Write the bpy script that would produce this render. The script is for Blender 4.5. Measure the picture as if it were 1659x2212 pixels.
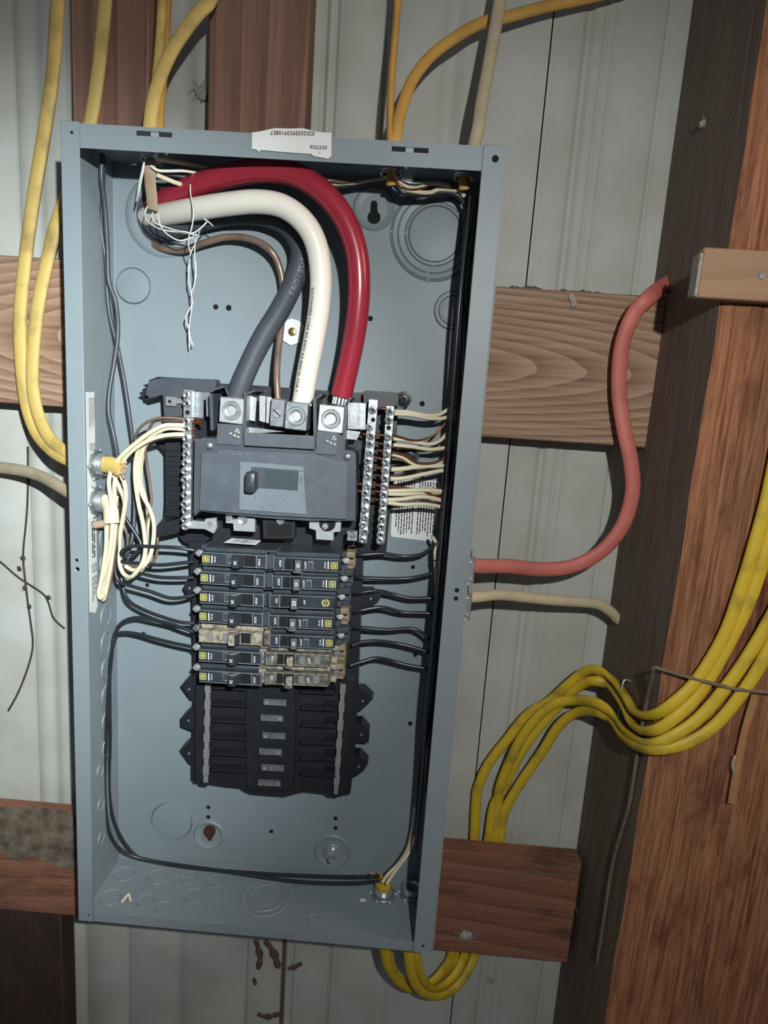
import bpy, bmesh, math, random
from mathutils import Vector, Matrix
for o in list(bpy.data.objects): bpy.data.objects.remove(o, do_unlink=True)
SC = bpy.context.scene
COL = SC.collection
# ------------------------------------------------------------------ camera
FPX = 1400.0
CAM = Vector((.12043, -.56538, .17919))
RT = Vector((0.99683, 0.04313, 0.06685)); DN = Vector((0.07362, -0.18149, -0.98063)); FW = Vector((-0.03016, 0.98245, -0.18409))
cd = bpy.data.cameras.new('camera'); cam = bpy.data.objects.new('camera', cd); COL.objects.link(cam)
cd.lens = FPX / 2212 * 36; cd.sensor_width = 36; cd.clip_start = .02
m = Matrix((RT, -DN, -FW)).transposed().to_4x4(); m.translation = CAM; cam.matrix_world = m
SC.camera = cam
# ------------------------------------------------------------------ world, lamps, exposure
w = bpy.data.worlds.new('world'); SC.world = w; w.use_nodes = True
w.node_tree.nodes['Background'].inputs[0].default_value = (.62, .66, .78, 1)
w.node_tree.nodes['Background'].inputs[1].default_value = .13
def lamp(name, kind, loc, aim, power, color, **kw):
    l = bpy.data.lights.new(name, kind); l.energy = power; l.color = color
    for k, v in kw.items(): setattr(l, k, v)
    o = bpy.data.objects.new(name, l); COL.objects.link(o); o.location = loc
    o.rotation_euler = (Vector(aim) - Vector(loc)).to_track_quat('-Z', 'Y').to_euler()
    return o
# a hand torch to the right of and above the camera: wide spill plus the hot spot of its beam on the left side
TORCH = (.225, -.70, .335)
lamp('torch_spill', 'SPOT', TORCH, (.10, .05, .02), 13.8, (1.0, 1.0, .97), spot_size=math.radians(112), spot_blend=.9, shadow_soft_size=.008)
lamp('torch_beam', 'SPOT', TORCH, (-.34, .10, .0), 50, (.89, .97, 1.0), spot_size=math.radians(60), spot_blend=1.0, shadow_soft_size=.008)
lamp('warm_right_light', 'AREA', (1.5, -.55, .75), (.4, 0, 0), 4.5, (1.0, .66, .40), size=.35)  # warm light raking from the far right, its source unseen
SC.view_settings.view_transform = 'Standard'; SC.view_settings.look = 'None'
SC.view_settings.exposure = 0.0; SC.view_settings.gamma = 1.0; SC.view_settings.use_curve_mapping = False

# ------------------------------------------------------------------ points measured on the photograph -> world points at a chosen real depth y
def ray(px, py): return RT * ((px - 829.5) / FPX) + DN * ((py - 1106) / FPX) + FW
def P(px, py, y):
    d = ray(px, py); return CAM + d * ((y - CAM.y) / d.y)
def PX(px, py, x):
    d = ray(px, py); return CAM + d * ((x - CAM.x) / d.x)
def PZ(px, py, z):
    d = ray(px, py); return CAM + d * ((z - CAM.z) / d.z)
def mpp(p): return FW.dot(p - CAM) / FPX
def crop(ox, oy, s): return lambda x, y, *d: (ox + x / s, oy + y / s) + d
# ------------------------------------------------------------------ materials
def lin(c): return tuple(((v / 255) / 12.92 if v / 255 <= .04045 else ((v / 255 + .055) / 1.055) ** 2.4) for v in c) + (1,)
def mat(name, rgb, rough=.5, metal=0., var=.12, scale=30, bump=0., bscale=200, stretch=(1, 1, 1), spec=.5, rgb2=None, coat=0., vpos=(.3, .7)):
    M = bpy.data.materials.new(name); M.use_nodes = True; N = M.node_tree; b = N.nodes['Principled BSDF']
    b.inputs['Roughness'].default_value = rough; b.inputs['Metallic'].default_value = metal
    b.inputs['Specular IOR Level'].default_value = spec; b.inputs['Coat Weight'].default_value = coat
    c = lin(rgb); c2 = lin(rgb2) if rgb2 else tuple(v * (1 - var * 2) for v in c[:3]) + (1,)
    tc = N.nodes.new('ShaderNodeTexCoord'); mp = N.nodes.new('ShaderNodeMapping'); mp.inputs['Scale'].default_value = stretch
    N.links.new(tc.outputs['Object'], mp.inputs[0])
    nz = N.nodes.new('ShaderNodeTexNoise'); nz.inputs['Scale'].default_value = scale; nz.inputs['Detail'].default_value = 6
    N.links.new(mp.outputs[0], nz.inputs['Vector'])
    cr = N.nodes.new('ShaderNodeValToRGB'); cr.color_ramp.elements[0].position = vpos[0]; cr.color_ramp.elements[1].position = vpos[1]
    cr.color_ramp.elements[0].color = c2; cr.color_ramp.elements[1].color = c
    N.links.new(nz.outputs['Fac'], cr.inputs[0]); N.links.new(cr.outputs[0], b.inputs['Base Color'])
    if bump:
        n2 = N.nodes.new('ShaderNodeTexNoise'); n2.inputs['Scale'].default_value = bscale; n2.inputs['Detail'].default_value = 4
        N.links.new(mp.outputs[0], n2.inputs['Vector'])
        bp = N.nodes.new('ShaderNodeBump'); bp.inputs['Strength'].default_value = bump; bp.inputs['Distance'].default_value = .002
        N.links.new(n2.outputs['Fac'], bp.inputs['Height']); N.links.new(bp.outputs[0], b.inputs['Normal'])
    return M
def wood(name, dark, light, axis, rings=22, fine=260, bump=.5, distort=2., stain=None, rough=.8, cen=(0, 0, 0), ringw=.6, stretch=.22):
    """Sawn timber: growth rings stretched along `axis`, fine fibres, stains and fibre relief."""
    M = bpy.data.materials.new(name); M.use_nodes = True; N = M.node_tree; b = N.nodes['Principled BSDF']; L = N.links.new
    b.inputs['Roughness'].default_value = rough; b.inputs['Specular IOR Level'].default_value = .25
    tc = N.nodes.new('ShaderNodeTexCoord')
    def mapped(sl, loc=(0, 0, 0)):
        mp = N.nodes.new('ShaderNodeMapping'); s_ = [1] * 3; s_[axis] = sl; mp.inputs['Scale'].default_value = s_
        mp.inputs['Location'].default_value = [-a * k for a, k in zip(loc, s_)]
        L(tc.outputs['Object'], mp.inputs[0]); return mp.outputs[0]
    def math_(op, a, b_):
        m_ = N.nodes.new('ShaderNodeMath'); m_.operation = op
        for k, v in enumerate((a, b_)):
            if isinstance(v, (int, float)): m_.inputs[k].default_value = v
            else: L(v, m_.inputs[k])
        return m_.outputs[0]
    wv = N.nodes.new('ShaderNodeTexWave'); wv.wave_type = 'RINGS'; wv.rings_direction = 'SPHERICAL'; wv.wave_profile = 'SAW'
    wv.inputs['Scale'].default_value = rings; wv.inputs['Distortion'].default_value = distort; wv.inputs['Detail'].default_value = 3; wv.inputs['Detail Scale'].default_value = .55
    L(mapped(stretch, cen), wv.inputs['Vector'])
    fi = N.nodes.new('ShaderNodeTexNoise'); fi.inputs['Scale'].default_value = fine; fi.inputs['Detail'].default_value = 5
    L(mapped(.03), fi.inputs['Vector'])
    h = math_('ADD', math_('MULTIPLY', wv.outputs['Fac'], ringw), math_('MULTIPLY', fi.outputs['Fac'], 1.15 - ringw))
    cr = N.nodes.new('ShaderNodeValToRGB'); cr.color_ramp.elements[0].color = lin(dark); cr.color_ramp.elements[1].color = lin(light)
    cr.color_ramp.elements[0].position = .22; cr.color_ramp.elements[1].position = .78
    L(h, cr.inputs[0]); out = cr.outputs[0]
    if stain:
        sn = N.nodes.new('ShaderNodeTexNoise'); sn.inputs['Scale'].default_value = 26; sn.inputs['Detail'].default_value = 8; sn.inputs['Roughness'].default_value = .65
        L(mapped(.5), sn.inputs['Vector'])
        sr = N.nodes.new('ShaderNodeValToRGB'); sr.color_ramp.elements[0].position = .52; sr.color_ramp.elements[1].position = .72
        L(sn.outputs['Fac'], sr.inputs[0])
        mr = N.nodes.new('ShaderNodeMix'); mr.data_type = 'RGBA'; mr.inputs['B'].default_value = lin(stain)
        L(sr.outputs[0], mr.inputs['Factor']); L(out, mr.inputs['A']); out = mr.outputs['Result']
    L(out, b.inputs['Base Color'])
    bp = N.nodes.new('ShaderNodeBump'); bp.inputs['Strength'].default_value = bump; bp.inputs['Distance'].default_value = .002
    L(fi.outputs['Fac'], bp.inputs['Height']); L(bp.outputs[0], b.inputs['Normal'])
    return M
M = {}
M['siding'] = mat('painted_steel', (188, 191, 184), .6, 0, .06, 14, .06, 300, spec=.3, rgb2=(172, 172, 162))
M['panel'] = mat('grey_enamel', (132, 144, 149), .46, 0, .03, 20, .05, 700, spec=.4)
M['panel_edge'] = mat('bare_edge', (170, 178, 182), .3, .3, .03)
M['black'] = mat('hazed_plastic', (84, 91, 99), .42, 0, .12, 60, .05, 500)  # black plastic lifted to grey, the haze put into its colour
M['black2'] = mat('hazed_phenolic', (70, 76, 83), .45, 0, .12, 60, .05, 500)  # dark plastic with haze mixed into the base colour
M['tray'] = mat('black_moulding', (36, 38, 44), .4, 0, .12, 60, .05, 500)
M['breaker_case'] = mat('breaker_case', (64, 70, 76), .42, 0, .14, 90, .08, 500)
M['dust_dark'] = mat('dusty_face', (104, 102, 94), .8, 0, .2, 160, .1, 500, rgb2=(62, 64, 66), vpos=(.4, .62))
M['breaker_face'] = mat('breaker_face', (52, 58, 65), .36, 0, .14, 90, .04, 500)
M['well'] = mat('dark_window', (66, 78, 82), .3, 0, .1, 90)
M['tan_clip'] = mat('tan_clip', (146, 128, 102), .8, 0, .2, 200)
M['handle'] = mat('toggle_black', (50, 55, 60), .4, 0, .12, 80)
M['handle_grey'] = mat('toggle_dusty', (92, 96, 98), .6, 0, .15, 200)
M['window'] = mat('window_insert', (120, 126, 132), .3, 0, .12, 200)
M['dust'] = mat('dusty_plastic', (158, 150, 130), .85, 0, .2, 160, .2, 500, rgb2=(98, 94, 84), vpos=(.36, .56))
M['grey_plastic'] = mat('grey_plate', (112, 122, 128), .4, 0, .06, 60)
M['strip'] = mat('paper_strip', (124, 122, 118), .8, 0, .08, 120)
M['steel'] = mat('bright_zinc', (214, 218, 220), .30, .75, .15, 140, .04, 500)
M['steel_dull'] = mat('dull_zinc', (164, 170, 174), .4, .7, .2, 140, .05, 500)
M['tin'] = mat('tinned_aluminium', (215, 218, 218), .35, .65, .08, 140, .1, 500)
M['brass'] = mat('brass', (168, 146, 92), .35, .8, .2, 200)
M['copper'] = mat('bare_copper', (176, 112, 74), .32, .85, .2, 60)
M['copper_old'] = mat('aged_copper', (150, 126, 108), .36, .35, .2, 60)
M['white_ins'] = mat('white_insulation', (226, 221, 208), .33, 0, .02, 20, spec=.5)
M['cream_ins'] = mat('cream_insulation', (222, 212, 182), .4, 0, .04, 20)
M['red_ins'] = mat('red_insulation', (158, 44, 60), .25, 0, .06, 20, spec=.6)
M['black_ins'] = mat('black_insulation', (42, 45, 50), .3, 0, .1, 20, spec=.6)
M['charcoal_ins'] = mat('charcoal_insulation', (66, 70, 78), .38, 0, .1, 20, spec=.5)
M['green_tape'] = mat('green_oxide_paste', (30, 62, 60), .4, 0, .2, 200)
M['strand'] = mat('aluminium_strand', (205, 208, 208), .35, .8, .1, 200)
M['yellow'] = mat('yellow_jacket', (206, 176, 46), .5, 0, .1, 40, .06, 300, rgb2=(150, 130, 50), vpos=(.25, .5))
M['yellow_pale'] = mat('pale_yellow_jacket', (208, 180, 104), .55, 0, .1, 40, .06, 300, rgb2=(160, 138, 84), vpos=(.25, .5))
M['yellow_warm'] = mat('ochre_jacket', (204, 158, 78), .55, 0, .1, 40)
M['grey_jacket'] = mat('grimy_white_jacket', (180, 168, 140), .6, 0, .12, 60, .06, 300)
M['white_jacket'] = mat('ivory_jacket', (206, 190, 156), .5, 0, .06, 60)
M['red_jacket'] = mat('faded_red_jacket', (208, 116, 103), .55, 0, .12, 40, .06, 300)
M['kraft'] = mat('kraft_paper', (178, 156, 128), .8, 0, .12, 60, .2, 200)
M['thread'] = mat('nylon_thread', (228, 228, 222), .5, 0, .05)
M['label'] = mat('white_label', (224, 226, 224), .5, 0, .03, 40)
M['ink'] = mat('black_ink', (24, 25, 30), .6, 0, .05)
M['ink_grey'] = mat('grey_ink', (88, 92, 98), .6, 0, .05)
M['ink_white'] = mat('white_print', (226, 230, 230), .55, 0, .03)
M['ink_yellow'] = mat('yellow_print', (214, 208, 112), .55, 0, .05)
M['hole'] = mat('dark_hole', (14, 14, 16), .9, 0, .05)
M['rust'] = mat('rusty_hole', (70, 44, 34), .9, 0, .2, 200)
M['web'] = mat('cobweb_fluff', (170, 164, 152), .95, 0, .15, 300, .4, 500)
M['smear'] = mat('brown_smear', (104, 86, 70), .95, 0, .2, 160, .4, 400)
M['service_black'] = mat('service_black', (70, 74, 82), .55, 0, .06, 20, spec=.3)
M['vine'] = mat('dead_vine', (78, 64, 56), .9, 0, .2, 100)
M['cord'] = mat('grey_cord', (118, 104, 88), .8, 0, .15, 100)
M['splinter'] = mat('raw_wood', (176, 128, 84), .8, 0, .15, 100, .2, 300)
M['mud'] = mat('dried_mud', (128, 116, 98), .95, 0, .25, 60, .8, 120, rgb2=(66, 54, 46))
M['girt_w'] = wood('pine_girt', (112, 86, 68), (174, 144, 120), 0, 50, 320, .25, 2.6, cen=(.225, 0, .070), ringw=.42, stretch=.15)
M['low_w'] = wood('dark_girt', (104, 68, 53), (148, 102, 80), 0, 14, 260, .3, 2., stain=(78, 58, 48), ringw=.35, cen=(.1, 0, -.1))
M['dark_w'] = wood('dark_board', (44, 34, 31), (68, 52, 46), 2, 14, 300, .3, 2., ringw=.2)  # very dark brown tone of the lower left upright
M['vert_w'] = wood('brown_board', (104, 76, 66), (140, 110, 94), 2, 14, 260, .25, 2., ringw=.4, stretch=.06, cen=(.05, 0, 0))
M['post_w'] = wood('rough_post', (56, 33, 25), (170, 117, 84), 2, 30, 420, 1.0, 1., stain=(92, 50, 37), ringw=.08, stretch=.05)
M['post_side'] = wood('post_side', (92, 78, 69), (132, 116, 104), 2, 30, 420, .4, 1., ringw=.08, stretch=.05)
M['block_w'] = wood('block_wood', (140, 112, 88), (164, 134, 106), 0, 14, 260, .2, 2., ringw=.3)

# ------------------------------------------------------------------ mesh builder
class MB:
    def __init__(s): s.v = []; s.f = []
    def add(s, vs, fs):
        n = len(s.v); s.v += [Vector(v) for v in vs]; s.f += [tuple(i + n for i in f) for f in fs]; return s
    def box(s, a, b, bev=0., rot=None, seg=1):
        a = Vector(a); b = Vector(b); c = (a + b) / 2; d = b - a
        if not bev:
            vs = [Vector((x, y, z)) for x in (-.5, .5) for y in (-.5, .5) for z in (-.5, .5)]
            fs = [(0, 1, 3, 2), (4, 6, 7, 5), (0, 4, 5, 1), (2, 3, 7, 6), (0, 2, 6, 4), (1, 5, 7, 3)]
            vs = [Vector((v.x * d.x, v.y * d.y, v.z * d.z)) for v in vs]
        else:
            bm = bmesh.new(); bmesh.ops.create_cube(bm, size=1)
            for v in bm.verts: v.co = Vector((v.co.x * d.x, v.co.y * d.y, v.co.z * d.z))
            bmesh.ops.bevel(bm, geom=bm.edges[:], offset=min(bev, min(abs(t) for t in d) * .49), segments=seg, affect='EDGES', profile=.5)
            bm.verts.index_update(); vs = [v.co.copy() for v in bm.verts]; fs = [tuple(v.index for v in f.verts) for f in bm.faces]; bm.free()
        if rot: vs = [rot @ v for v in vs]
        return s.add([v + c for v in vs], fs)
    def prism(s, front, back):
        n = len(front)
        fs = [tuple(range(n)), tuple(range(2 * n - 1, n - 1, -1))] + [(i, n + i, n + (i + 1) % n, (i + 1) % n) for i in range(n)]
        return s.add(list(front) + list(back), fs)
    def plate(s, pts, y0, y1):            # outline (x,z) in the wall plane, front face y0, back face y1
        ar = sum(pts[i][0] * pts[(i + 1) % len(pts)][1] - pts[(i + 1) % len(pts)][0] * pts[i][1] for i in range(len(pts)))
        if ar < 0: pts = pts[::-1]
        return s.prism([(x, y0, z) for x, z in pts], [(x, y1, z) for x, z in pts])
    def lathe(s, prof, c, axis, n=20, start=0., closed=True):
        ax = Vector(axis).normalized(); u = ax.orthogonal().normalized(); w_ = ax.cross(u); c = Vector(c)
        vs = []; k = len(prof)
        for i in range(n):
            t = start + i * 2 * math.pi / n; d = u * math.cos(t) + w_ * math.sin(t)
            vs += [c + d * r + ax * h for r, h in prof]
        fs = [(i * k + j, ((i + 1) % n) * k + j, ((i + 1) % n) * k + j + 1, i * k + j + 1) for i in range(n) for j in range(k - 1)]
        if closed: fs += [tuple(i * k + k - 1 for i in range(n)), tuple(i * k for i in reversed(range(n)))]
        return s.add(vs, fs)
    def cyl(s, a, b, r, n=14, r2=None):
        a = Vector(a); b = Vector(b); return s.lathe([(r, 0), (r2 if r2 is not None else r, (b - a).length)], a, b - a, n)
    def tube(s, path, r, n=8, flat=None, taper=None, up=Vector((0, -1, 0))):
        k = len(path); vs = []
        for i, p in enumerate(path):
            t = (path[min(i + 1, k - 1)] - path[max(i - 1, 0)]).normalized()
            nn = up - t * up.dot(t); q2 = nn.length_squared
            if i:
                lp_ = (last - t * last.dot(t)).normalized()
                if nn.dot(lp_) < 0 and flat: nn = -nn
                nn = nn * min(1, q2 * .8) + lp_ * (1 - min(.9, q2 * .8))
            elif q2 < .03: nn = Vector((1, 0, 0)) - t * t.x
            nn.normalize()
            if i and nn.dot(last) < -.2 and not flat: nn = -nn
            last = nn; bb = t.cross(nn); a_, b_ = flat if flat else (r, r); q = taper(i / (k - 1)) if taper else 1
            vs += [p + bb * (math.cos(2 * math.pi * j / n) * a_ * q) + nn * (math.sin(2 * math.pi * j / n) * b_ * q) for j in range(n)]
        fs = [(i * n + j, i * n + (j + 1) % n, (i + 1) * n + (j + 1) % n, (i + 1) * n + j) for i in range(k - 1) for j in range(n)]
        fs += [tuple(reversed(range(n))), tuple((k - 1) * n + j for j in range(n))]
        return s.add(vs, fs)
def spline(pts, per=6):
    out = []
    for i in range(len(pts) - 1):
        p0 = pts[max(i - 1, 0)]; p1 = pts[i]; p2 = pts[i + 1]; p3 = pts[min(i + 2, len(pts) - 1)]
        for j in range(per):
            t = j / per
            out.append(.5 * ((2 * p1) + (p2 - p0) * t + (2 * p0 - 5 * p1 + 4 * p2 - p3) * t * t + (3 * p1 - p0 - 3 * p2 + p3) * t ** 3))
    return out + [pts[-1].copy()]
def path(pts, y=None, per=6):
    return spline([p if isinstance(p, Vector) else P(p[0], p[1], p[2] if len(p) > 2 else y) for p in pts], per)

# ------------------------------------------------------------------ objects
def tag(o, label=None, cat=None, group=None, kind=None):
    for k, v in (('label', label), ('category', cat), ('group', group), ('kind', kind)):
        if v: o[k] = v
    return o
def empty(name, loc, label, cat, group=None, roty=0.):
    o = bpy.data.objects.new(name, None); COL.objects.link(o); o.location = loc; o.rotation_euler = (0, roty, 0); o.empty_display_size = .01
    return tag(o, label, cat, group)
CACHE = {}
def mesh_of(name, mb, material, off=Vector((0, 0, 0)), smooth=True, ang=38):
    me = bpy.data.meshes.new(name); me.from_pydata([tuple(v - off) for v in mb.v], [], mb.f)
    bm = bmesh.new(); bm.from_mesh(me); bmesh.ops.recalc_face_normals(bm, faces=bm.faces); bm.to_mesh(me); bm.free()
    if smooth: me.shade_smooth(); me.set_sharp_from_angle(angle=math.radians(ang))
    me.materials.append(material); return me
def obj(name, mb, material, parent=None, local=False, label=None, cat=None, group=None, kind=None, key=None, smooth=True, ang=38):
    if parent is not None:
        off = Vector((0, 0, 0))
        if not local:
            q = parent
            while q: off = off + q.location; q = q.parent
    else:
        xs = [v.x for v in mb.v]; ys = [v.y for v in mb.v]; zs = [v.z for v in mb.v]
        off = Vector(((min(xs) + max(xs)) / 2, (min(ys) + max(ys)) / 2, min(zs)))
    if key and key in CACHE: me = CACHE[key]
    else:
        me = mesh_of(name, mb, M[material], off, smooth, ang)
        if key: CACHE[key] = me
    o = bpy.data.objects.new(name, me); COL.objects.link(o)
    if parent is not None: o.parent = parent
    else: o.location = off
    return tag(o, label, cat, group, kind)
TXT = {}
def glyphs(s):
    if s not in TXT:
        cu = bpy.data.curves.new('t', 'FONT'); cu.body = s; cu.size = 1; cu.align_x = 'CENTER'; cu.align_y = 'CENTER'; cu.resolution_u = 2
        cu.offset = .012
        o = bpy.data.objects.new('t', cu); COL.objects.link(o); dg = bpy.context.evaluated_depsgraph_get(); dg.update()
        me = o.evaluated_get(dg).to_mesh(); TXT[s] = ([v.co.copy() for v in me.vertices], [tuple(p.vertices) for p in me.polygons])
        o.evaluated_get(dg).to_mesh_clear(); bpy.data.objects.remove(o); bpy.data.curves.remove(cu)
    return TXT[s]
def text(mb, s, org, right, up, size):
    v, f = glyphs(s); org = Vector(org); right = Vector(right); up = Vector(up)
    return mb.add([org + right * (p.x * size) + up * (p.y * size) for p in v], f)
def fine_print(mb, org, right, up, wid, n, gap, th, rnd, lo=.6):
    """n lines of tiny print, each broken into word-long dashes"""
    for i in range(n):
        x = 0; end = wid * rnd.uniform(lo, 1)
        while x < end:
            l = min(rnd.uniform(.6, 2.4) * th * 2.2, end - x + .0001); o = Vector(org) + Vector(right) * x - Vector(up) * (i * gap)
            mb.add([o, o + Vector(right) * l, o + Vector(right) * l + Vector(up) * th, o + Vector(up) * th], [(0, 1, 2, 3)]); x += l + th * .7
    return mb
def outline(pts, y): return [(lambda q: (q.x, q.z))(P(a, b, y)) for a, b in pts]
def cable(name, pts, r, material, label, cat='cable', group=None, y=None, n=10, flat=None, per=6, kind=None):
    a_, b_ = pts[0], pts[1]
    if name == 'sheathed_cable' and not isinstance(a_, Vector) and (a_[1] < -40 or a_[0] < -40 or a_[0] > 1690):   # runs on beyond the picture
        pts = [(a_[0] + (a_[0] - b_[0]) * 5, a_[1] + (a_[1] - b_[1]) * 5, a_[2])] + list(pts)
    return obj(name, MB().tube(path(pts, y, per), r, n, flat), material, label=label, cat=cat, group=group, kind=kind, ang=70)

# ================================================================== SETTING: ribbed steel siding
YS = .130
wall = bpy.data.objects.new('wall_back', None); COL.objects.link(wall); wall.location = (0, YS, -1.35); wall['kind'] = 'structure'; wall['label'] = 'ribbed off-white painted steel siding behind the timbers'
def siding(x0, x1, grooves, y, name):
    pr = [(x0, y)]
    for xc, wd, dp in sorted(grooves):
        for k in range(9):
            t = -1 + k / 4; pr.append((xc + wd * .5 * t, y + dp * .5 * (1 + math.cos(math.pi * t))))
    pr += [(x1, y)]
    n = len(pr); mb = MB()
    for z in (-1.35, 1.0): mb.add([(a, b, z) for a, b in pr], [])
    mb.f += [(i, i + 1, n + i + 1, n + i) for i in range(n - 1)]
    return obj(name, mb, 'siding', wall, ang=50)
siding(-.75, .2268, [(-.62, .03, .006), (-.40, .03, .006), (-.297, .004, .003), (-.276, .022, .003), (-.243, .005, .004), (-.188, .005, .003), (-.125, .03, .004), (-.038, .012, .004), (.011, .010, .005),
                     (.0215, .009, .004), (.070, .006, .004), (.135, .03, .006)], YS, 'siding_sheet')
siding(.2285, 1.1, [(.236, .010, .001), (.263, .014, .0045), (.279, .006, .0016), (.289, .006, .0013), (.337, .009, .0025), (.45, .02, .005)], YS + .003, 'siding_sheet')
obj('backing', MB().box((-.75, YS + .012, -1.35), (1.1, YS + .016, 1.0)), 'hole', wall)

M['earth'] = mat('packed_earth', (96, 86, 76), .95, 0, .2, 30, .5, 60)
fl = obj('floor', MB().box((-.75, -2.2, -1.40), (1.1, YS + .016, -1.3505)), 'earth', kind='structure')

# ================================================================== TIMBERS
def timber(name, a, b, material, label, cat, bev=.0015):
    return obj(name, MB().box(a, b, bev), material, label=label, cat=cat)
timber('wall_girt', (-.62, .090, .1405), (.356, .112, .2845), 'girt_w', 'brown horizontal pine board with wavy grain, behind the upper half of the panel', 'board')
timber('wall_girt', (-.62, .090, -.4605), (.350, .113, -.3275), 'low_w', 'dark reddish horizontal board behind the bottom end of the panel', 'board')
timber('upright_board', (-.224, .1008, .2895), (-.150, .126, 1.0), 'vert_w', 'hazy brown upright board at upper left, behind the pale yellow cables', 'board')
timber('upright_board', (-.090, .0905, .2895), (.002, .126, 1.0), 'vert_w', 'brown upright board rising above the barcode sticker', 'board')
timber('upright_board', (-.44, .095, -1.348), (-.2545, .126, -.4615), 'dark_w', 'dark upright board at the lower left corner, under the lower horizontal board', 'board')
# post with a rough sawn front face
post = empty('timber_post', (.44, .05, -1.35), 'massive rough-sawn dark timber post on the right side', 'post')
rn = random.Random(3)
mb = MB(); nx, nz = 44, 150; X0, X1, Z0, Z1 = .356, .56, -1.35, 1.0
ph = [rn.uniform(-1, 1) for _ in range(nx + 1)]
for iz in range(nz + 1):
    for ix in range(nx + 1):
        t = ix / nx; x = X0 + (X1 - X0) * t; z = Z0 + (Z1 - Z0) * iz / nz
        e = max(0, 1 - ix / 2.0)
        y = -.0255 + .0011 * ph[ix] * (.6 + .4 * math.sin(z * 7 + ix)) * (1 if z > -.05 else .5) + .0005 * rn.uniform(-1, 1) + e * .0018 * (1 + .8 * math.sin(z * 23) * math.sin(z * 61)) + .020 * max(0, -z - .05)
        if abs(x - (.43 - .02 * z)) < .0035 and z < .05: y += .004
        mb.v.append(Vector((x + (0 if ix else .0004 * math.sin(z * 40)), y, z)))
for iz in range(nz):
    for ix in range(nx):
        a = iz * (nx + 1) + ix; mb.f.append((a, a + 1, a + nx + 2, a + nx + 1))
fr = list(mb.v)
obj('front_face', mb, 'post_w', post, ang=180)
mb = MB(); k = nx + 1
left = [fr[i * k] for i in range(nz + 1)]; mb.v = left + [Vector((X0, YS, v.z)) for v in left]
mb.f = [(i, i + 1, nz + 2 + i, nz + 1 + i) for i in range(nz)]
right = [fr[i * k + nx] for i in range(nz + 1)]
mb.add(right + [Vector((X1, YS, v.z)) for v in right], [(i + 1, i, nz + 1 + i, nz + 2 + i) for i in range(nz)])
obj('side_face', mb, 'post_side', post, ang=60)
blk = empty('nailing_block', (.40, -.045, .258), 'short horizontal wood block nailed across the post at upper right', 'block')
ba = P(1522, 533, -.043); bb_ = P(1517, 643, -.043)
obj('block_body', MB().box((ba.x, -.043, bb_.z), (.52, -.0285, ba.z), .0012), 'block_w', blk)
obj('end_grain', MB().box((ba.x - .002, -.0425, bb_.z + .001), (ba.x + .0005, -.029, ba.z - .004), .0006), 'web', blk, label='pale flaking end of the block')
q = P(1646, 596, -.043)
obj('nail_head', MB().lathe([(.0001, .0012), (.0022, .001), (.0030, 0)], q, (0, -1, 0), 12), 'steel', blk)
# mud and dust on the left end of the lower board
obj('mud_patch', MB().plate(outline([(-10, 1742), (40, 1748), (60, 1740), (100, 1748), (158, 1752), (166, 1800), (170, 1880), (120, 1870), (70, 1850), (40, 1862), (-10, 1835)], .0885), .0885, .0898), 'mud',
    label='dried mud and dust caked on the left end of the lower board', cat='mud')

# ================================================================== ENCLOSURE
W2, H2, D = .181, .376, .090
encl = empty('electrical_panel', (0, D, -H2), 'open grey steel electrical panel box mounted on the boards', 'electrical panel')
encl_parts = {}
# back sheet, walls
encl_parts['back'] = obj('back_sheet', MB().box((-W2, .0885, -H2), (W2, D, H2)), 'panel', encl)
encl_parts['left'] = obj('side_wall', MB().box((-W2, .0012, -H2), (-W2 + .0015, .0885, H2)), 'panel', encl)
encl_parts['right'] = obj('side_wall', MB().box((W2 - .0015, .0012, -H2), (W2, .0885, H2)), 'panel', encl)
encl_parts['top'] = obj('top_wall', MB().box((-W2 + .0015, .0012, H2 - .0015), (W2 - .0015, .0885, H2)), 'panel', encl)
encl_parts['bottom'] = obj('bottom_wall', MB().box((-W2 + .0015, .0012, -H2), (W2 - .0015, .0885, -H2 + .0015)), 'panel', encl)
def holed(x0, x1, z0, z1, holes, y0, y1):
    xs = sorted({x0, x1} | {h[0] for h in holes} | {h[1] for h in holes}); zs = sorted({z0, z1} | {h[2] for h in holes} | {h[3] for h in holes}); mb = MB()
    for i in range(len(xs) - 1):
        for j in range(len(zs) - 1):
            cx = (xs[i] + xs[i + 1]) / 2; cz = (zs[j] + zs[j + 1]) / 2
            if any(h[0] < cx < h[1] and h[2] < cz < h[3] for h in holes): continue
            mb.box((xs[i], y0, zs[j]), (xs[i + 1], y1, zs[j + 1]))
    return mb
def slot(x0, y0, x1, y1):
    a = P(x0, (y0 + y1) / 2, 0); b = P(x1, (y0 + y1) / 2, 0); c = P((x0 + x1) / 2, y0, 0); d = P((x0 + x1) / 2, y1, 0); return (a.x, b.x, d.z, c.z)
s1 = slot(294, 284, 372, 295); s2 = slot(846, 318, 926, 329)
fl_t = obj('front_flange', holed(-W2 + .0152, W2 - .0185, H2 - .0185, H2, [s1, s2], 0, .0012), 'panel', encl)
obj('front_flange', holed(-W2 + .0152, W2 - .0185, -H2, -H2 + .0105, [slot(310, 1983, 333, 1989), slot(736, 2026, 770, 2030)], 0, .0012), 'panel', encl)
def vflange(x0, x1, lip):
    mb = MB().box((x0, -.0012, -H2), (x1, .0002, H2 + .001), .0005)
    return mb
fl_l = obj('front_flange', vflange(-W2 - .0006, -W2 + .0152, 0), 'panel', encl)
fl_r = obj('front_flange', vflange(W2 - .0185, W2 + .0006, 0), 'panel', encl)
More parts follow.
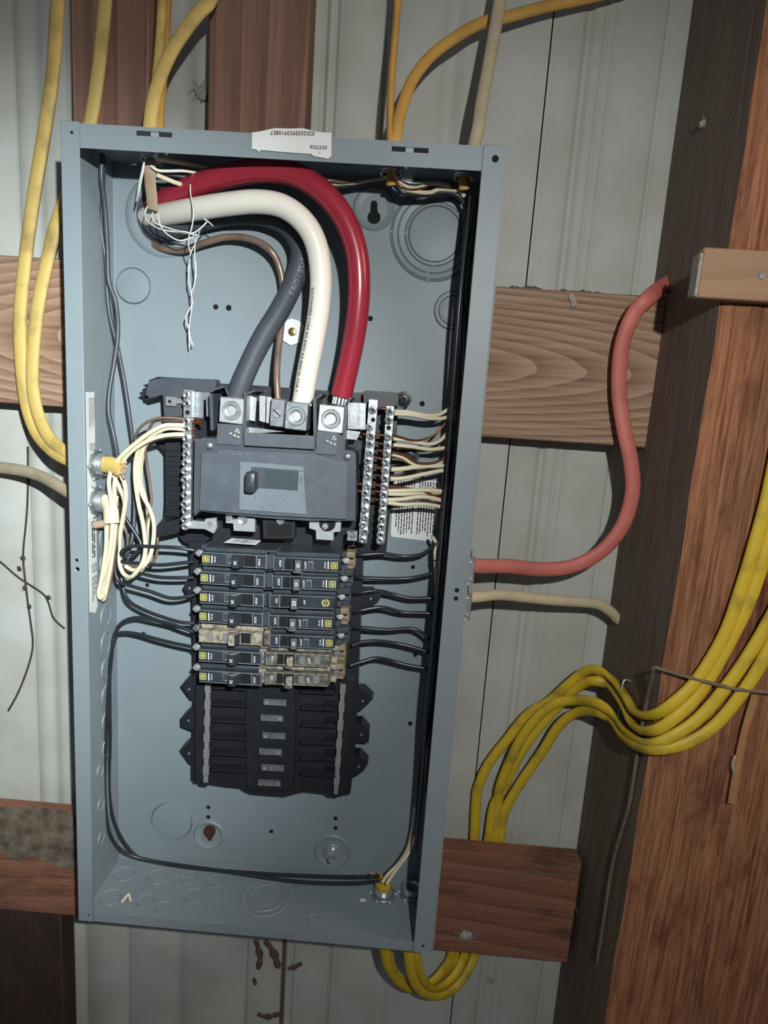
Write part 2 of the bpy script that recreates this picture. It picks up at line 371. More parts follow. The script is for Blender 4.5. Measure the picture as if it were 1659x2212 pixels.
obj('edge_lip', MB().tube([Vector((W2 + .0002, .0012, -H2)), Vector((W2 + .0002, .0012, H2))], .0018, 8), 'panel_edge', fl_r)
for nm, pts_, rr in (('screw_hole', (1070, 343), .0028), ('screw_hole', (987, 1275), .0021), ('screw_hole', (985, 1293), .0021), ('screw_hole', (914, 2043), .0014)):
    q = P(*pts_, -.0013); obj('screw_hole', MB().cyl(q, q + Vector((0, .002, 0)), rr, 16), 'hole', fl_r)
for pts_, rr in (((155, 286), .0013), ((192, 1977), .0010)):
    q = P(*pts_, -.0013); obj('screw_hole', MB().cyl(q, q + Vector((0, .002, 0)), rr, 12), 'hole', fl_l)
for pts_, rr in (((166, 1210), .0018), ((168, 1229), .0022)):
    q = P(*pts_, -.0013); obj('screw_hole', MB().lathe([(.0001, .0001), (rr * .7, .0001), (rr, .0007), (rr * 1.2, .0001)], q, (0, -1, 0), 14), 'steel', fl_l)
# cover catches behind the top slots
for sx in (s1, s2):
    mb = MB().box((sx[0] - .001, .002, sx[2] - .0065), (sx[1] + .001, .0032, sx[2] - .0005)).box(((sx[0] + sx[1]) / 2 - .004, .0015, sx[2]), ((sx[0] + sx[1]) / 2 + .003, .003, sx[3] + .001), .0006)
    obj('cover_catch', mb, 'panel_edge', fl_t)
# knockouts, dimples and holes pressed into the back sheet
def knock(px, py, radii, name='knockout', y=.0885, dome=.0024):
    c = P(px, py, y); k = mpp(c); mb = MB()
    rs = sorted([r * k for r in radii], reverse=True)
    mb.lathe([(rs[-1] * .90, dome), (rs[-1] * .955, dome * .9), (rs[-1] * .985, -.0002), (rs[-1] * 1.01, dome * .95)] + sum([[(r * .955, dome * .85), (r * .985, -.0002), (r * 1.01, dome * .6)] for r in reversed(rs[:-1])], []) + [(rs[0] * 1.03, 0)], c, (0, -1, 0), 48)
    obj(name, mb, 'panel', encl_parts['back'], ang=25)
    return c, k
c, k = knock(940, 507, [58, 66, 82, 95])
mb = MB()
for an, r in ((90, 64), (85, 82), (180, 64), (180, 95), (270, 62), (262, 82), (265, 95)):
    t = math.radians(an); p = c + Vector((math.cos(t) * r * k, -.001, math.sin(t) * r * k)); obj('knockout_tab', MB().lathe([(.0001, .0010), (.0012, .0007), (.0018, 0)], p, (0, -1, 0), 10), 'panel_edge', encl_parts['back'])
c, k = knock(978, 671, [31, 40])
knock(289, 618, [37])
for a, b, r in ((372, 1772, 44), ):
    knock(a, b, [r])
def dimple(px, py, r):
    c = P(px, py, .0885); k = mpp(c)
    return obj('dimple', MB().lathe([(r * k * .55, -.0003), (r * k * .85, .0006), (r * k, .0020), (r * k * 1.1, .0001)], c, (0, -1, 0), 40), 'panel', encl_parts['back'], ang=60)
dimple(808, 451, 42); dimple(452, 1803, 31); dimple(718, 1838, 36)
def hole_shape(px, pts_, name='keyhole', material='hole', y=.0878):
    obj(name, MB().plate(outline(pts_, y), y, .0886), material, encl_parts['back'])
def arc(cx, cy, r, a0, a1, n=14): return [(cx + r * math.cos(math.radians(a0 + (a1 - a0) * i / n)), cy + r * math.sin(math.radians(a0 + (a1 - a0) * i / n))) for i in range(n + 1)]
hole_shape(0, arc(808, 440, 7, 180, 360) + arc(808, 469, 14, -58, 238), y=.0866)
hole_shape(0, arc(452, 1797, 13, 150, 390) + arc(453, 1812, 4.5, 0, 180), material='rust', y=.0866)
for (a, b, r) in ((466, 663, 5), (494, 665, 5.5), (800, 688, 5), (912, 872, 5), (450, 1744, 4), (450, 1765, 4), (586, 1796, 4), (725, 1768, 4), (725, 1789, 4), (284, 1085, 3.5), (318, 1264, 4), (310, 1369, 4),
                  (892, 1225, 4), (897, 1415, 4), (886, 1563, 4.5), (867, 1548, 3), (308, 1518, 2.5), (328, 1520, 3)):
    q = P(a, b, .0884); k = mpp(q)
    obj('punched_hole', MB().lathe([(r * k * .75, .0003), (r * k * .8, .0008), (r * k * 1.15, 0)], q, (0, -1, 0), 12), 'hole' if r >= 4 else 'panel_edge', encl_parts['back'])
obj('crease', MB().tube([P(415, 1848, .0883), P(560, 1862, .0883), P(745, 1878, .0883)], .0006, 6), 'panel', encl_parts['back'])
# big conduit hole at upper left
c = P(357, 465, .0885); k = mpp(c)
hub = obj('conduit_hub', MB().lathe([(62 * k, .0006), (66 * k, .0030), (76 * k, .0030), (86 * k, .0012), (88 * k, 0)], c, (0, -1, 0), 48), 'panel', encl_parts['back'])
obj('conduit_opening', MB().cyl(c + Vector((0, .0002, 0)), c + Vector((0, -.0009, 0)), 64 * k, 40), 'charcoal_ins', encl_parts['back'])
# lower right mounting bolt and upper slotted clip with its screw
c = P(718, 1840, .0868)
obj('mounting_bolt', MB().lathe([(.0001, .016), (.003, .016), (.0032, .009), (.0062, .008), (.0066, .004), (.0085, .004), (.0088, .002), (.0102, .0015), (.0103, 0)], c, (.02, -1, .05), 20), 'steel', encl_parts['back'])
CL = crop(560, 560, 6.91)
clip = obj('grounding_clip', MB().plate(outline([CL(a, b) for a, b in ((385, 915), (490, 885), (600, 925), (663, 990), (610, 1240), (465, 1285), (355, 1215))], .0855), .0855, .0883), 'label', encl_parts['back'], label='pale clip plate with a brass screw')
c = P(*CL(492, 1083), .0855)
obj('clip_screw', MB().lathe([(.0001, .0006), (.0014, .0006), (.0018, .0014), (.0036, .0010), (.0042, 0)], c, (0, -1, 0), 18), 'brass', encl_parts['back'])
# half-moon knockouts on the left side wall, rings on the bottom wall
def wall_ring(cent, axis, r, material='panel_edge', parent=None, n=28, th=.0006):
    obj('wall_knockout', MB().lathe([(r * .86, .0003), (r * .95, .0008), (r, .0011), (r * 1.05, .0001)], cent, axis, n, closed=False), 'panel', parent, ang=60)
for i in range(9):
    z = PX(216, 1165 + i * 58, -W2 + .0016); wall_ring(Vector((-W2 + .0015, .062, z.z)), (1, 0, 0), .0108, parent=encl_parts['left'])
for i in range(3): wall_ring(Vector((-W2 + .0015, .045, -.235 - i * .04)), (1, 0, 0), .007, parent=encl_parts['left'])
CBm = crop(100, 1700, 2.765)
for a, b, r in ((465, 520, .011), (665, 535, .011), (850, 545, .0095), (1010, 565, .0095), (385, 660, .011), (590, 680, .009), (880, 650, .010), (700, 720, .008), (1310, 660, .019), (1310, 660, .026), (1590, 790, .006), (1450, 590, .008)):
    px, py = CBm(a, b); q = PZ(px, py, -H2 + .0015); wall_ring(q, (0, 0, 1), r, parent=encl_parts['bottom'])
for x in (-.06, .045): wall_ring(Vector((x, .05, H2 - .0015)), (0, 0, -1), .010, parent=encl_parts['top'])
# bar-code sticker on the top flange (square code left off)
CS = crop(540, 260, 8.295); YL = -.0016
stk = obj('barcode_sticker', MB().plate(outline([CS(a, b) for a, b in ((35, 215), (90, 213), (260, 180), (440, 140), (700, 146), (950, 140), (1200, 205), (1460, 225), (1458, 640), (1400, 690), (1140, 640), (1100, 605), (560, 565), (200, 530), (155, 565), (110, 520), (35, 515))], YL), YL, YL + .0003), 'label', fl_t, label='white sticker with two printed serial numbers, upside down')
def px_text(mb, s, cpx, rpx, upx, hpx, y, scale=1.0):
    """text centred at cpx, reading direction towards rpx, letter height hpx pixels"""
    o = P(*cpx, y); r = (P(*rpx, y) - o).normalized(); u = Vector((0, -1, 0)).cross(r); u = -u if u.dot(P(*upx, y) - o) < 0 else u
    return text(mb, s, o, r, u, hpx * mpp(o) / .70 * scale)
mb = MB()
px_text(mb, '0202505933910857', CS(762, 225), CS(300, 215), CS(762, 400), 8.6, YL - .0002, .98)
px_text(mb, '0537026', CS(1228, 480), CS(900, 470), CS(1228, 600), 7.6, YL - .0002)
px_text(mb, '-', CS(1250, 582), CS(1000, 574), CS(1250, 700), 8, YL - .0002)
obj('serial_print', mb, 'ink', stk.parent, smooth=False)
# long narrow printed label along the front of the left side wall
XL = -W2 + .0018; CW = crop(160, 840, 4.425)
pz = lambda a, b: PX(*CW(a, b), XL)
zt = pz(110, 30).z; zb = pz(140, 2140).z
lab = obj('side_label', MB().box((XL - .0002, .0290, zb), (XL, .0450, zt)).add([(XL, .0290, zb), (XL, .0450, zb), (XL, .0400, zb - .005)], [(0, 1, 2)]), 'label', encl_parts['left'], label='long narrow white label of fine print')
rnd = random.Random(8); mb = MB(); LL = zt - zb
fine_print(mb, (XL + .0002, .0436, zt - LL * .025), (0, 0, -1), (0, 1, 0), LL * .14, 6, .0019, .0008, rnd)
fine_print(mb, (XL + .0002, .0436, zt - LL * .225), (0, 0, -1), (0, 1, 0), LL * .17, 6, .0019, .0008, rnd, .8)
fine_print(mb, (XL + .0002, .0390, zt - LL * .42), (0, 0, -1), (0, 1, 0), LL * .06, 2, .0026, .0014, rnd)
fine_print(mb, (XL + .0002, .0390, zt - LL * .58), (0, 0, -1), (0, 1, 0), LL * .18, 2, .0036, .0026, rnd, .9)
fine_print(mb, (XL + .0002, .0432, zt - LL * .78), (0, 0, -1), (0, 1, 0), LL * .05, 5, .0022, .0010, rnd)
fine_print(mb, (XL + .0002, .0432, zt - LL * .84), (0, 0, -1), (0, 1, 0), LL * .13, 5, .0022, .0011, rnd)
obj('fine_print', mb, 'ink_grey', encl_parts['left'], smooth=False, kind='stuff')
# warning label on the back sheet to the right of the neutral bars
CR = crop(640, 820, 4.608); YW = .0880
lb = [CR(*p) for p in ((985, 985), (1400, 1005), (1432, 1025), (1420, 1250), (1345, 1612), (960, 1565), (940, 1545), (960, 1200))]
obj('warning_label', MB().plate(outline(lb, YW), YW, .0884), 'label', encl_parts['back'], label='white warning label of tiny print turned sideways')
mb = MB(); a0 = P(*CR(985, 1250), YW - .0002); a1 = P(*CR(968, 1545), YW - .0002); a2 = P(*CR(1390, 1040), YW - .0002)
rr_ = (a1 - a0).normalized(); uu = (P(*CR(1390, 1270), YW - .0002) - a0).normalized(); wd = (P(*CR(1390, 1270), YW) - a0).length
for i in range(15):
    if i == 7: continue
    fine_print(mb, a0 + uu * (wd * (.03 + .066 * i)), rr_, -uu * -1, .031 if i % 5 else .026, 1, .001, .0011, rnd, .85)
    fine_print(mb, P(*CR(1000, 1005), YW - .0002) + uu * (wd * (.03 + .066 * i)), rr_, uu, .017, 1, .001, .0011, rnd, .85)
obj('warning_print', mb, 'ink', encl_parts['back'], smooth=False, kind='stuff')

# ================================================================== INTERIOR TRAY with bus stabs
tray = empty('bus_tray', (0, .085, -.26), 'black moulded bus tray carrying all the breakers inside the panel', 'tray')
C1 = crop(300, 780, 4.1475); C7 = crop(360, 1460, 3.456)
up = [C1(*p) for p in ((170, 140), (345, 150), (520, 158), (680, 165), (690, 200), (1000, 215), (1660, 265))] + [CR(*p) for p in ((480, 128), (660, 130), (690, 108), (1000, 125), (1050, 150), (1085, 150), (1105, 190), (1100, 240), (1060, 300), (1010, 330), (1000, 500), (985, 700), (1050, 690), (1170, 700), (1225, 760), (1220, 800), (1150, 840), (980, 850), (950, 1200), (925, 1400), (900, 1640))] + \
     [(833, 1200), (775, 1196), (410, 1176)] + [C1(*p) for p in ((400, 1620), (365, 1580), (355, 1540), (250, 1560), (200, 1570), (155, 1585), (130, 1560), (135, 1525), (165, 1470), (225, 1395), (240, 1100), (240, 950), (228, 815), (190, 770), (140, 730), (175, 700), (230, 690), (215, 500), (210, 320), (218, 275), (150, 300), (50, 345), (45, 315), (0, 292), (70, 240), (35, 215), (90, 200), (90, 172))]
obj('upper_base', MB().plate(outline(up, .066), .066, .082), 'tray', tray)
lo = [(408, 1170), (415, 1300), (419, 1480)] + [C7(*p) for p in ((190, 690), (190, 775), (235, 790), (250, 818), (300, 825), (325, 805), (385, 815), (450, 825), (555, 835), (590, 860), (640, 880), (760, 890), (890, 900), (985, 872), (1040, 862), (1190, 880), (1215, 900), (1275, 910), (1310, 885), (1370, 885), (1385, 750), (1400, 590), (1415, 270), (1425, 100))] + [(780, 1300), (784, 1190)]
obj('lower_base', MB().plate(outline(lo, .062), .062, .080), 'tray', tray)
# feet that hook over the bosses
hk = [[C7(*p) for p in pp] for pp in (((205, 30), (150, 25), (108, 72), (150, 130), (182, 172), (210, 175)), ((205, 250), (170, 255), (108, 315), (110, 375), (175, 400), (205, 415)), ((205, 490), (160, 500), (103, 552), (150, 620), (175, 655), (205, 660)),
      ((1420, 105), (1475, 108), (1540, 172), (1500, 215), (1440, 270), (1412, 270)), ((1408, 352), (1455, 352), (1512, 418), (1508, 500), (1440, 495), (1400, 515)), ((1396, 592), (1440, 595), (1503, 655), (1470, 710), (1410, 755), (1380, 755)))]
C8 = crop(780, 1150, 4.425)
hk += [[C8(*p) for p in ((-10, 560), (100, 560), (135, 590), (186, 630), (150, 680), (100, 715), (-10, 720))], [(418, 1254), (405, 1252), (396, 1268), (408, 1290), (418, 1292)]]
for h in hk:
    f_ = obj('mounting_foot', MB().plate(outline(h, .0635), .0635, .079), 'tray', tray)
    cx = sum(p[0] for p in h) / len(h); cy = sum(p[1] for p in h) / len(h); q = P(cx, cy, .0635)
    obj('rivet', MB().lathe([(.0001, .0012), (.0012, .0008), (.0016, 0)], q, (0, -1, 0), 10), 'steel_dull', f_)
# bays, ribs
def bar(mb, x0, y0, x1, y1, hpx, yf, yb):     # slanted bar between two photo points
    a = P(x0, y0, yf); b = P(x1, y1, yf); k = mpp(a) * hpx / 2; d = (b - a).normalized(); u = d.cross(Vector((0, 1, 0))) * k
    fr_ = [a - u, b - u, b + u, a + u]; return mb.prism(fr_, [v + Vector((0, yb - yf, 0)) for v in fr_])
for yy in (90, 215, 338, 462, 585, 705):
    obj('bay_rib', bar(MB(), *C7(325, yy), *C7(600, yy + 14), 4, .050, .063), 'tray', tray)
for yy in (120, 245, 370, 500, 620, 738):
    obj('bay_rib', bar(bar(MB(), *C7(1000, yy), *C7(1260, yy + 14), 5, .050, .063), *C7(1180, yy), *C7(1250, yy + 4), 9, .046, .063), 'tray', tray)
obj('centre_spine', MB().plate(outline([C7(*p) for p in ((600, 20), (960, 35), (960, 400), (940, 860), (600, 850), (590, 400))], .054), .054, .063), 'tray', tray)
obj('side_rail', bar(MB(), 432, 1478, 430, 1690, 18, .052, .063), 'tray', tray)
obj('side_rail', bar(MB(), 756, 1478, 738, 1716, 18, .052, .063), 'tray', tray)
for i, yy in enumerate((200, 318, 450, 570, 690, 803)):
    x0 = (722, 700, 715, 690, 706, 680)[i]; mb = MB(); a = C7(x0, yy - 22); 
    bar(mb, *C7(x0, yy), *C7(x0 + 170, yy + 8), 11, .046, .0465); bar(mb, *C7(x0, yy - 22), *C7(x0 + 170, yy - 14), 2.0, .0450, .0468)
    s_ = obj('bus_stab', mb, 'steel_dull', tray)
    q = P(*C7(x0 + (22 if i % 2 == 0 else 145), yy + 6), .046); obj('stab_rivet', MB().lathe([(.0001, .0016), (.0012, .0014), (.0017, 0)], q, (0, -1, 0), 12), 'steel', s_)
def notched(x, y0, y1, dx, wd):
    n = 12; L_, R_ = [], []
    for i in range(n + 1):
        for s_ in (0, 1):
            if i == n and s_: continue
            t = i / n; yy = y0 + (y1 - y0) * t; e = 1.8 if (i + s_) % 2 == 0 else 0
            L_.append((x + dx * t - wd / 2 + (e if True else 0), yy)); R_.append((x + dx * t + wd / 2 - e * .8, yy))
    return L_ + R_[::-1]
obj('number_strip', MB().plate(outline(notched(449, 1478, 1691, -5, 13), .0505), .0505, .0520), 'strip', tray, label='grey paper number strip')
obj('number_strip', MB().plate(outline(notched(741, 1478, 1716, -16, 12.5), .0505), .0505, .0520), 'strip', tray, label='grey paper number strip')
# upper structure: corner guards, barrier walls, lug pockets
obj('wire_guard', MB().plate(outline([C1(*p) for p in ((215, 150), (670, 165), (690, 200), (680, 280), (480, 270), (400, 262), (395, 500), (225, 490), (215, 300), (100, 330), (60, 300), (90, 180))], .050), .050, .066), 'black2', tray)  # paler than the other guards: haze carried by the colour
obj('ribbed_side', MB().plate(outline([C1(*p) for p in ((235, 690), (390, 640), (390, 1400), (240, 1390))], .058), .058, .067), 'tray', tray)
for i in range(14): obj('side_fin', bar(MB(), *C1(240, 800 + i * 44), *C1(385, 806 + i * 44), 3.5, .0555, .0585), 'tray', tray)
obj('wire_guard', MB().plate(outline([CR(*p) for p in ((665, 130), (930, 130), (1020, 160), (1010, 260), (890, 270), (890, 300), (700, 290), (670, 220))], .050), .050, .066), 'tray', tray)
for a, b in ((1070, 195), (1130, 750)):
    q = P(*CR(a, b), .066); obj('tray_screw', MB().lathe([(.0001, .002), (.002, .003), (.0042, .0026), (.0048, .0006), (.0075, 0)], q, (0, -1, 0), 16), 'tray', tray)
obj('wire_guard', MB().plate(outline([C1(*p) for p in ((135, 1530), (200, 1440), (300, 1430), (390, 1400), (395, 1520), (330, 1545), (160, 1580))], .052), .052, .067), 'tray', tray)
for p in (((655, 260), (770, 225)), ((770, 225), (800, 300)), ((1040, 265), (965, 290)), ((1640, 300), (1540, 370))): obj('barrier', bar(MB(), *C1(*p[0]), *C1(*p[1]), 4, .030, .066), 'black2', tray)
for p in (((645, 290), (655, 620)), ((955, 280), (945, 760)), ((1575, 330), (1580, 800))): obj('barrier', bar(MB(), *C1(*p[0]), *C1(*p[1]), 7, .026, .066), 'black2', tray)
for p in (((200, 180), (175, 240), 5, .030), ((545, 180), (500, 230), 5, .030), ((490, 250), (470, 700), 6, .026)): obj('barrier', bar(MB(), *CR(*p[0]), *CR(*p[1]), p[2], p[3], .066), 'black2', tray)
# zinc plates and tabs
def pxplate(name, pts_, C_, y0, y1, material, parent, **kw): return obj(name, MB().plate(outline([C_(*p) for p in pts_], y0), y0, y1), material, parent, **kw)
pxplate('zinc_plate', ((475, 272), (640, 282), (635, 500), (605, 495), (600, 350), (580, 345), (575, 515), (475, 500)), C1, .044, .046, 'steel_dull', tray)
tb = pxplate('tap_lug', ((240, 318), (330, 322), (330, 335), (392, 340), (390, 380), (330, 380), (330, 405), (240, 400)), C1, .046, .049, 'steel', tray)
q = P(*C1(275, 362), .0458); obj('lug_hole', MB().cyl(q, q + Vector((0, .001, 0)), .0016, 12), 'hole', tb)
mb = MB(); bar(mb, *CR(605, 232), *CR(600, 495), 38, .036, .0375); bar(mb, *CR(560, 232), *CR(556, 492), 10, .034, .0365); bar(mb, *CR(640, 235), *CR(632, 490), 6, .034, .0365)
obj('zinc_plate', mb, 'steel', tray)
pxplate('zinc_plate', ((490, 500), (640, 520), (600, 600), (485, 590)), CR, .040, .042, 'steel', tray)
pxplate('bus_link', ((965, 300), (1055, 330), (1040, 540), (958, 520)), C1, .038, .040, 'tin', tray)
pxplate('bus_link', ((1080, 310), (1135, 315), (1130, 550), (1080, 535)), C1, .039, .041, 'tin', tray)
pxplate('bus_link', ((1145, 318), (1190, 325), (1165, 560), (1140, 550)), C1, .039, .041, 'tin', tray)
pxplate('bus_link', ((960, 590), (1060, 600), (1300, 632), (1150, 640), (970, 655)), C1, .036, .040, 'steel', tray)
# bottom row of line-side terminals
mb = MB(); 
pxplate('bond_strap', ((470, 1430), (590, 1440), (595, 1415), (690, 1405), (700, 1490), (670, 1545), (590, 1505), (460, 1500)), C1, .034, .038, 'tin', tray)
q = P(*C1(640, 1465), .034); obj('strap_screw', MB().lathe([(.0001, .0004), (.0022, .0004), (.0030, .0012), (.0036, 0)], q, (0, -1, 0), 12), 'steel', tray)
t1 = pxplate('line_terminal', ((778, 1358), (830, 1362), (830, 1420), (1040, 1405), (1040, 1530), (850, 1520), (845, 1455), (780, 1450)), C1, .034, .040, 'tin', tray)
q = P(*C1(930, 1420), .034); obj('terminal_screw', MB().lathe([(.0001, .001), (.003, .001), (.0045, .002), (.0055, 0)], q, (0, -1, 0), 16).lathe([(.0001, .002), (.0018, .0018), (.0028, 0)], q + Vector((-.014, 0, 0)), (0, -1, 0), 12), 'steel', t1)
t1 = pxplate('line_terminal', ((1110, 1410), (1400, 1430), (1395, 1590), (1115, 1590)), C1, .036, .045, 'tray', tray)
pxplate('terminal_well', ((1145, 1450), (1370, 1470), (1365, 1560), (1150, 1575)), C1, .0345, .0362, 'hole', t1)
q = P(*C1(1268, 1428), .033); obj('terminal_screw', MB().lathe([(.0001, .0015), (.0036, .0015), (.0044, 0)], q, (0, -1, 0), 16).box(q + Vector((-.0008, -.0022, -.004)), q + Vector((.0008, -.001, .004))), 'steel_dull', t1)
t1 = pxplate('line_terminal', ((130, 1390), (445, 1405), (440, 1510), (370, 1520), (370, 1600), (200, 1590), (195, 1500), (130, 1480)), CR, .034, .040, 'tin', tray)
q = P(*CR(310, 1430), .0335); obj('terminal_screw', MB().lathe([(.0001, .0005), (.0062, .0005), (.0066, .0014), (.0074, .0014), (.0078, 0)], q, (0, -1, 0), 20), 'hole', t1)
q = q + Vector((-.002, -.001, -.003)); obj('terminal_screw', MB().lathe([(.0001, .002), (.0026, .0018), (.0034, 0)], q, (0, -1, 0), 14), 'steel', t1)
t1 = pxplate('bond_lug', ((510, 1512), (605, 1518), (600, 1605), (508, 1600)), CR, .032, .040, 'tin', tray)
q = P(*CR(552, 1556), .032); obj('terminal_screw', MB().lathe([(.0001, .0008), (.0036, .0010), (.0042, 0)], q, (0, -1, 0), 14).box(q + Vector((-.003, -.0018, -.0006)), q + Vector((.003, -.0008, .0006))).box(q + Vector((-.0006, -.0018, -.003)), q + Vector((.0006, -.0008, .003))), 'steel_dull', t1)

# ================================================================== MAIN BREAKER
mainb = empty('main_breaker', (0, .05, .03), 'wide black main breaker with a sliding toggle below the three big cables', 'circuit breaker')
cov = [C1(*p) for p in ((548, 700), (575, 685), (690, 690), (705, 640), (710, 560), (930, 575), (940, 770), (1580, 805), (1600, 630))] + [CR(*p) for p in ((205, 520), (415, 540), (465, 560), (465, 700), (560, 710), (590, 740), (595, 860), (588, 1405))] + [C1(*p) for p in ((1500, 1430), (1110, 1405), (780, 1370), (540, 1345), (500, 1390), (490, 1360), (500, 690))]
obj('housing', MB().plate(outline(cov, .024), .024, .060), 'black2', mainb)
face = [C1(*p) for p in ((560, 820), (700, 815), (700, 790), (1580, 830))] + [CR(*p) for p in ((515, 830), (500, 1390))] + [C1(*p) for p in ((1110, 1380), (545, 1335))]
obj('face_plate', MB().plate(outline(face, .0195), .0195, .025), 'black', mainb)
win = [C1(*p) for p in ((908, 898), (1478, 945), (1500, 1372), (898, 1330))]
wl = [C1(*p) for p in ((908, 898), (1478, 945), (1475, 985), (1430, 980), (1010, 948), (1000, 985), (960, 992), (955, 1160), (1050, 1165), (1075, 1140), (1425, 1162), (1432, 985), (1475, 988), (1500, 1372), (898, 1330))]
obj('switch_plate', MB().plate(outline(wl, .0180), .0180, .0200), 'grey_plastic', mainb)
obj('switch_well', MB().plate(outline([C1(*p) for p in ((1005, 945), (1432, 980), (1425, 1162), (1050, 1140))], .0186), .0186, .0198), 'black2', mainb)
obj('well_window', MB().plate(outline([C1(*p) for p in ((1130, 968), (1425, 990), (1420, 1155), (1128, 1128))], .0182), .0182, .0188), 'well', mainb)
for x, y in ((1050, 1215), (1293, 1232)):
    q = P(*C1(x, y), .0180); obj('plate_rivet', MB().lathe([(.0001, .0005), (.0008, .0004), (.0012, 0)], q, (0, -1, 0), 10), 'steel_dull', mainb)
obj('plate_tab', MB().plate(outline([C1(*p) for p in ((1112, 1262), (1200, 1268), (1195, 1345), (1108, 1340))], .0174), .0174, .0182), 'grey_plastic', mainb)
a = P(*C1(965, 1165), .013); b = P(*C1(1062, 992), .013)
tg = obj('toggle_handle', MB().box((a.x, .004, a.z), (b.x, .0195, b.z), .0025, seg=2), 'handle', mainb)
mb = MB(); px_text(mb, 'I/ON', C1(1455, 1060), C1(1462, 900), C1(1380, 1056), 4.2, .0178)
obj('switch_print', mb, 'ink', mainb, smooth=False)
mb = MB(); px_text(mb, 'O', C1(985, 1110), C1(985, 990), C1(960, 1110), 4.5, .0039); px_text(mb, '200', C1(1010, 1070), C1(1010, 900), C1(960, 1070), 4.5, .0039)
obj('handle_print', mb, 'ink_grey', mainb, smooth=False)
for cc in ((720, 800, 'C1'),): pass
for q in (P(*C1(635, 757), .023), P(*CR(512, 765), .023)):
    obj('cover_screw', MB().lathe([(.0001, .003), (.002, .0028), (.0034, .0016), (.0040, 0)], q, (0, -1, 0), 14), 'steel_dull', mainb)
mb = MB(); bar(mb, *C1(740, 1072), *C1(780, 1080), 1.2, .0193, .0197); bar(mb, *C1(778, 1040), *C1(779, 1082), 1.2, .0193, .0197)
for x, y in ((830, 830), (880, 830), (905, 832), (970, 838), (1185, 855), (1240, 878), (1590, 895)): bar(mb, *C1(x, y), *C1(x + 14, y + 3), 3, .0190, .0197)
for x, y in ((165, 965), (190, 985), (205, 1005), (255, 1025), (285, 992), (315, 1108), (205, 808)): bar(mb, *CR(x, y), *CR(x + 14, y + 4), 3, .0190, .0197)
obj('paint_fleck', mb, 'window', mainb, kind='stuff')
obj('lug_pocket', MB().plate(outline([C1(*p) for p in ((705, 560), (930, 575), (915, 755), (700, 740))], .0215), .0215, .0242), 'black', mainb)
obj('lug_pocket', MB().plate(outline([CR(*p) for p in ((205, 515), (420, 535), (400, 750), (195, 735))], .0215), .0215, .0242), 'black', mainb)
for q in (P(*C1(855, 650), .021), P(*CR(345, 612), .021)):
    mb = MB(); rq = random.Random(5)
    for i in range(7): mb.lathe([(.0001, .001), (.0012, .0006), (.0018, 0)], q + Vector((rq.uniform(-.004, .004), 0, rq.uniform(-.004, .004))), (0, -1, 0), 8)
    obj('strand_ends', mb, 'strand', mainb)
obj('label_band', MB().plate(outline([C1(*p) for p in ((945, 640), (1570, 670), (1575, 790), (950, 755))], .0225), .0225, .0242), 'black', mainb)
# big lugs
def lug(cx, cy, wpx, hpx, y, name, material, label, parent, slotted=False):
    c = P(cx, cy, y); k = mpp(c); r = empty(name, c + Vector((0, .012, -hpx * k / 2)), label, 'lug', 'cable lugs') if parent is None else None
    tgt = r or parent
    b_ = MB().box(c + Vector((-wpx * k / 2, 0, -hpx * k / 2)), c + Vector((wpx * k / 2, .022, hpx * k / 2)), .0008, rot=Matrix.Rotation(.04, 3, 'Y'))
    obj('lug_block', b_, material, tgt)
    if slotted:
        rr = 11.5 * k; mb = MB().lathe([(.0001, .0014), (rr * .85, .0014), (rr, 0)], c, (0, -1, 0), 20)
        obj('lug_screw', mb, 'steel', tgt); ro = Matrix.Rotation(.7, 3, 'Y')
        obj('screw_slot', MB().box(c + Vector((-rr * .9, -.0018, -.0006)), c + Vector((rr * .9, -.0013, .0006)), rot=ro), 'ink', tgt)
    else:
        rr = 21.5 * k; mb = MB().lathe([(.0042, -.004), (.0046, .0012), (rr * .62, .0016), (rr * .70, .0008), (rr * .84, .0008), (rr * .88, .0014), (rr, 0)], c, (0, -1, 0), 30, closed=False)
        obj('lug_screw', mb, 'steel', tgt)
        obj('hex_socket', MB().lathe([(.0002, .0004), (.0045, .0004)], c + Vector((0, -.0002, 0)), (0, -1, 0), 6, closed=False).cyl(c, c + Vector((0, -.0003, 0)), .0044, 6), 'tin', tgt)
    return r
lug(500, 887, 53, 55, .026, 'cable_lug', 'tin', 'silver hex-socket lug clamping the black cable', None)
lug(640, 899, 49, 60, .027, 'cable_lug', 'steel_dull', 'grey hex-socket lug clamping the white cable', None)
lug(715, 905, 56, 58, .026, 'cable_lug', 'tin', 'silver hex-socket lug clamping the red cable', None)
lug(599, 892, 31, 60, .028, 'ground_lug', 'steel_dull', 'grey slotted-screw lug clamping the bare copper wire', None, True)

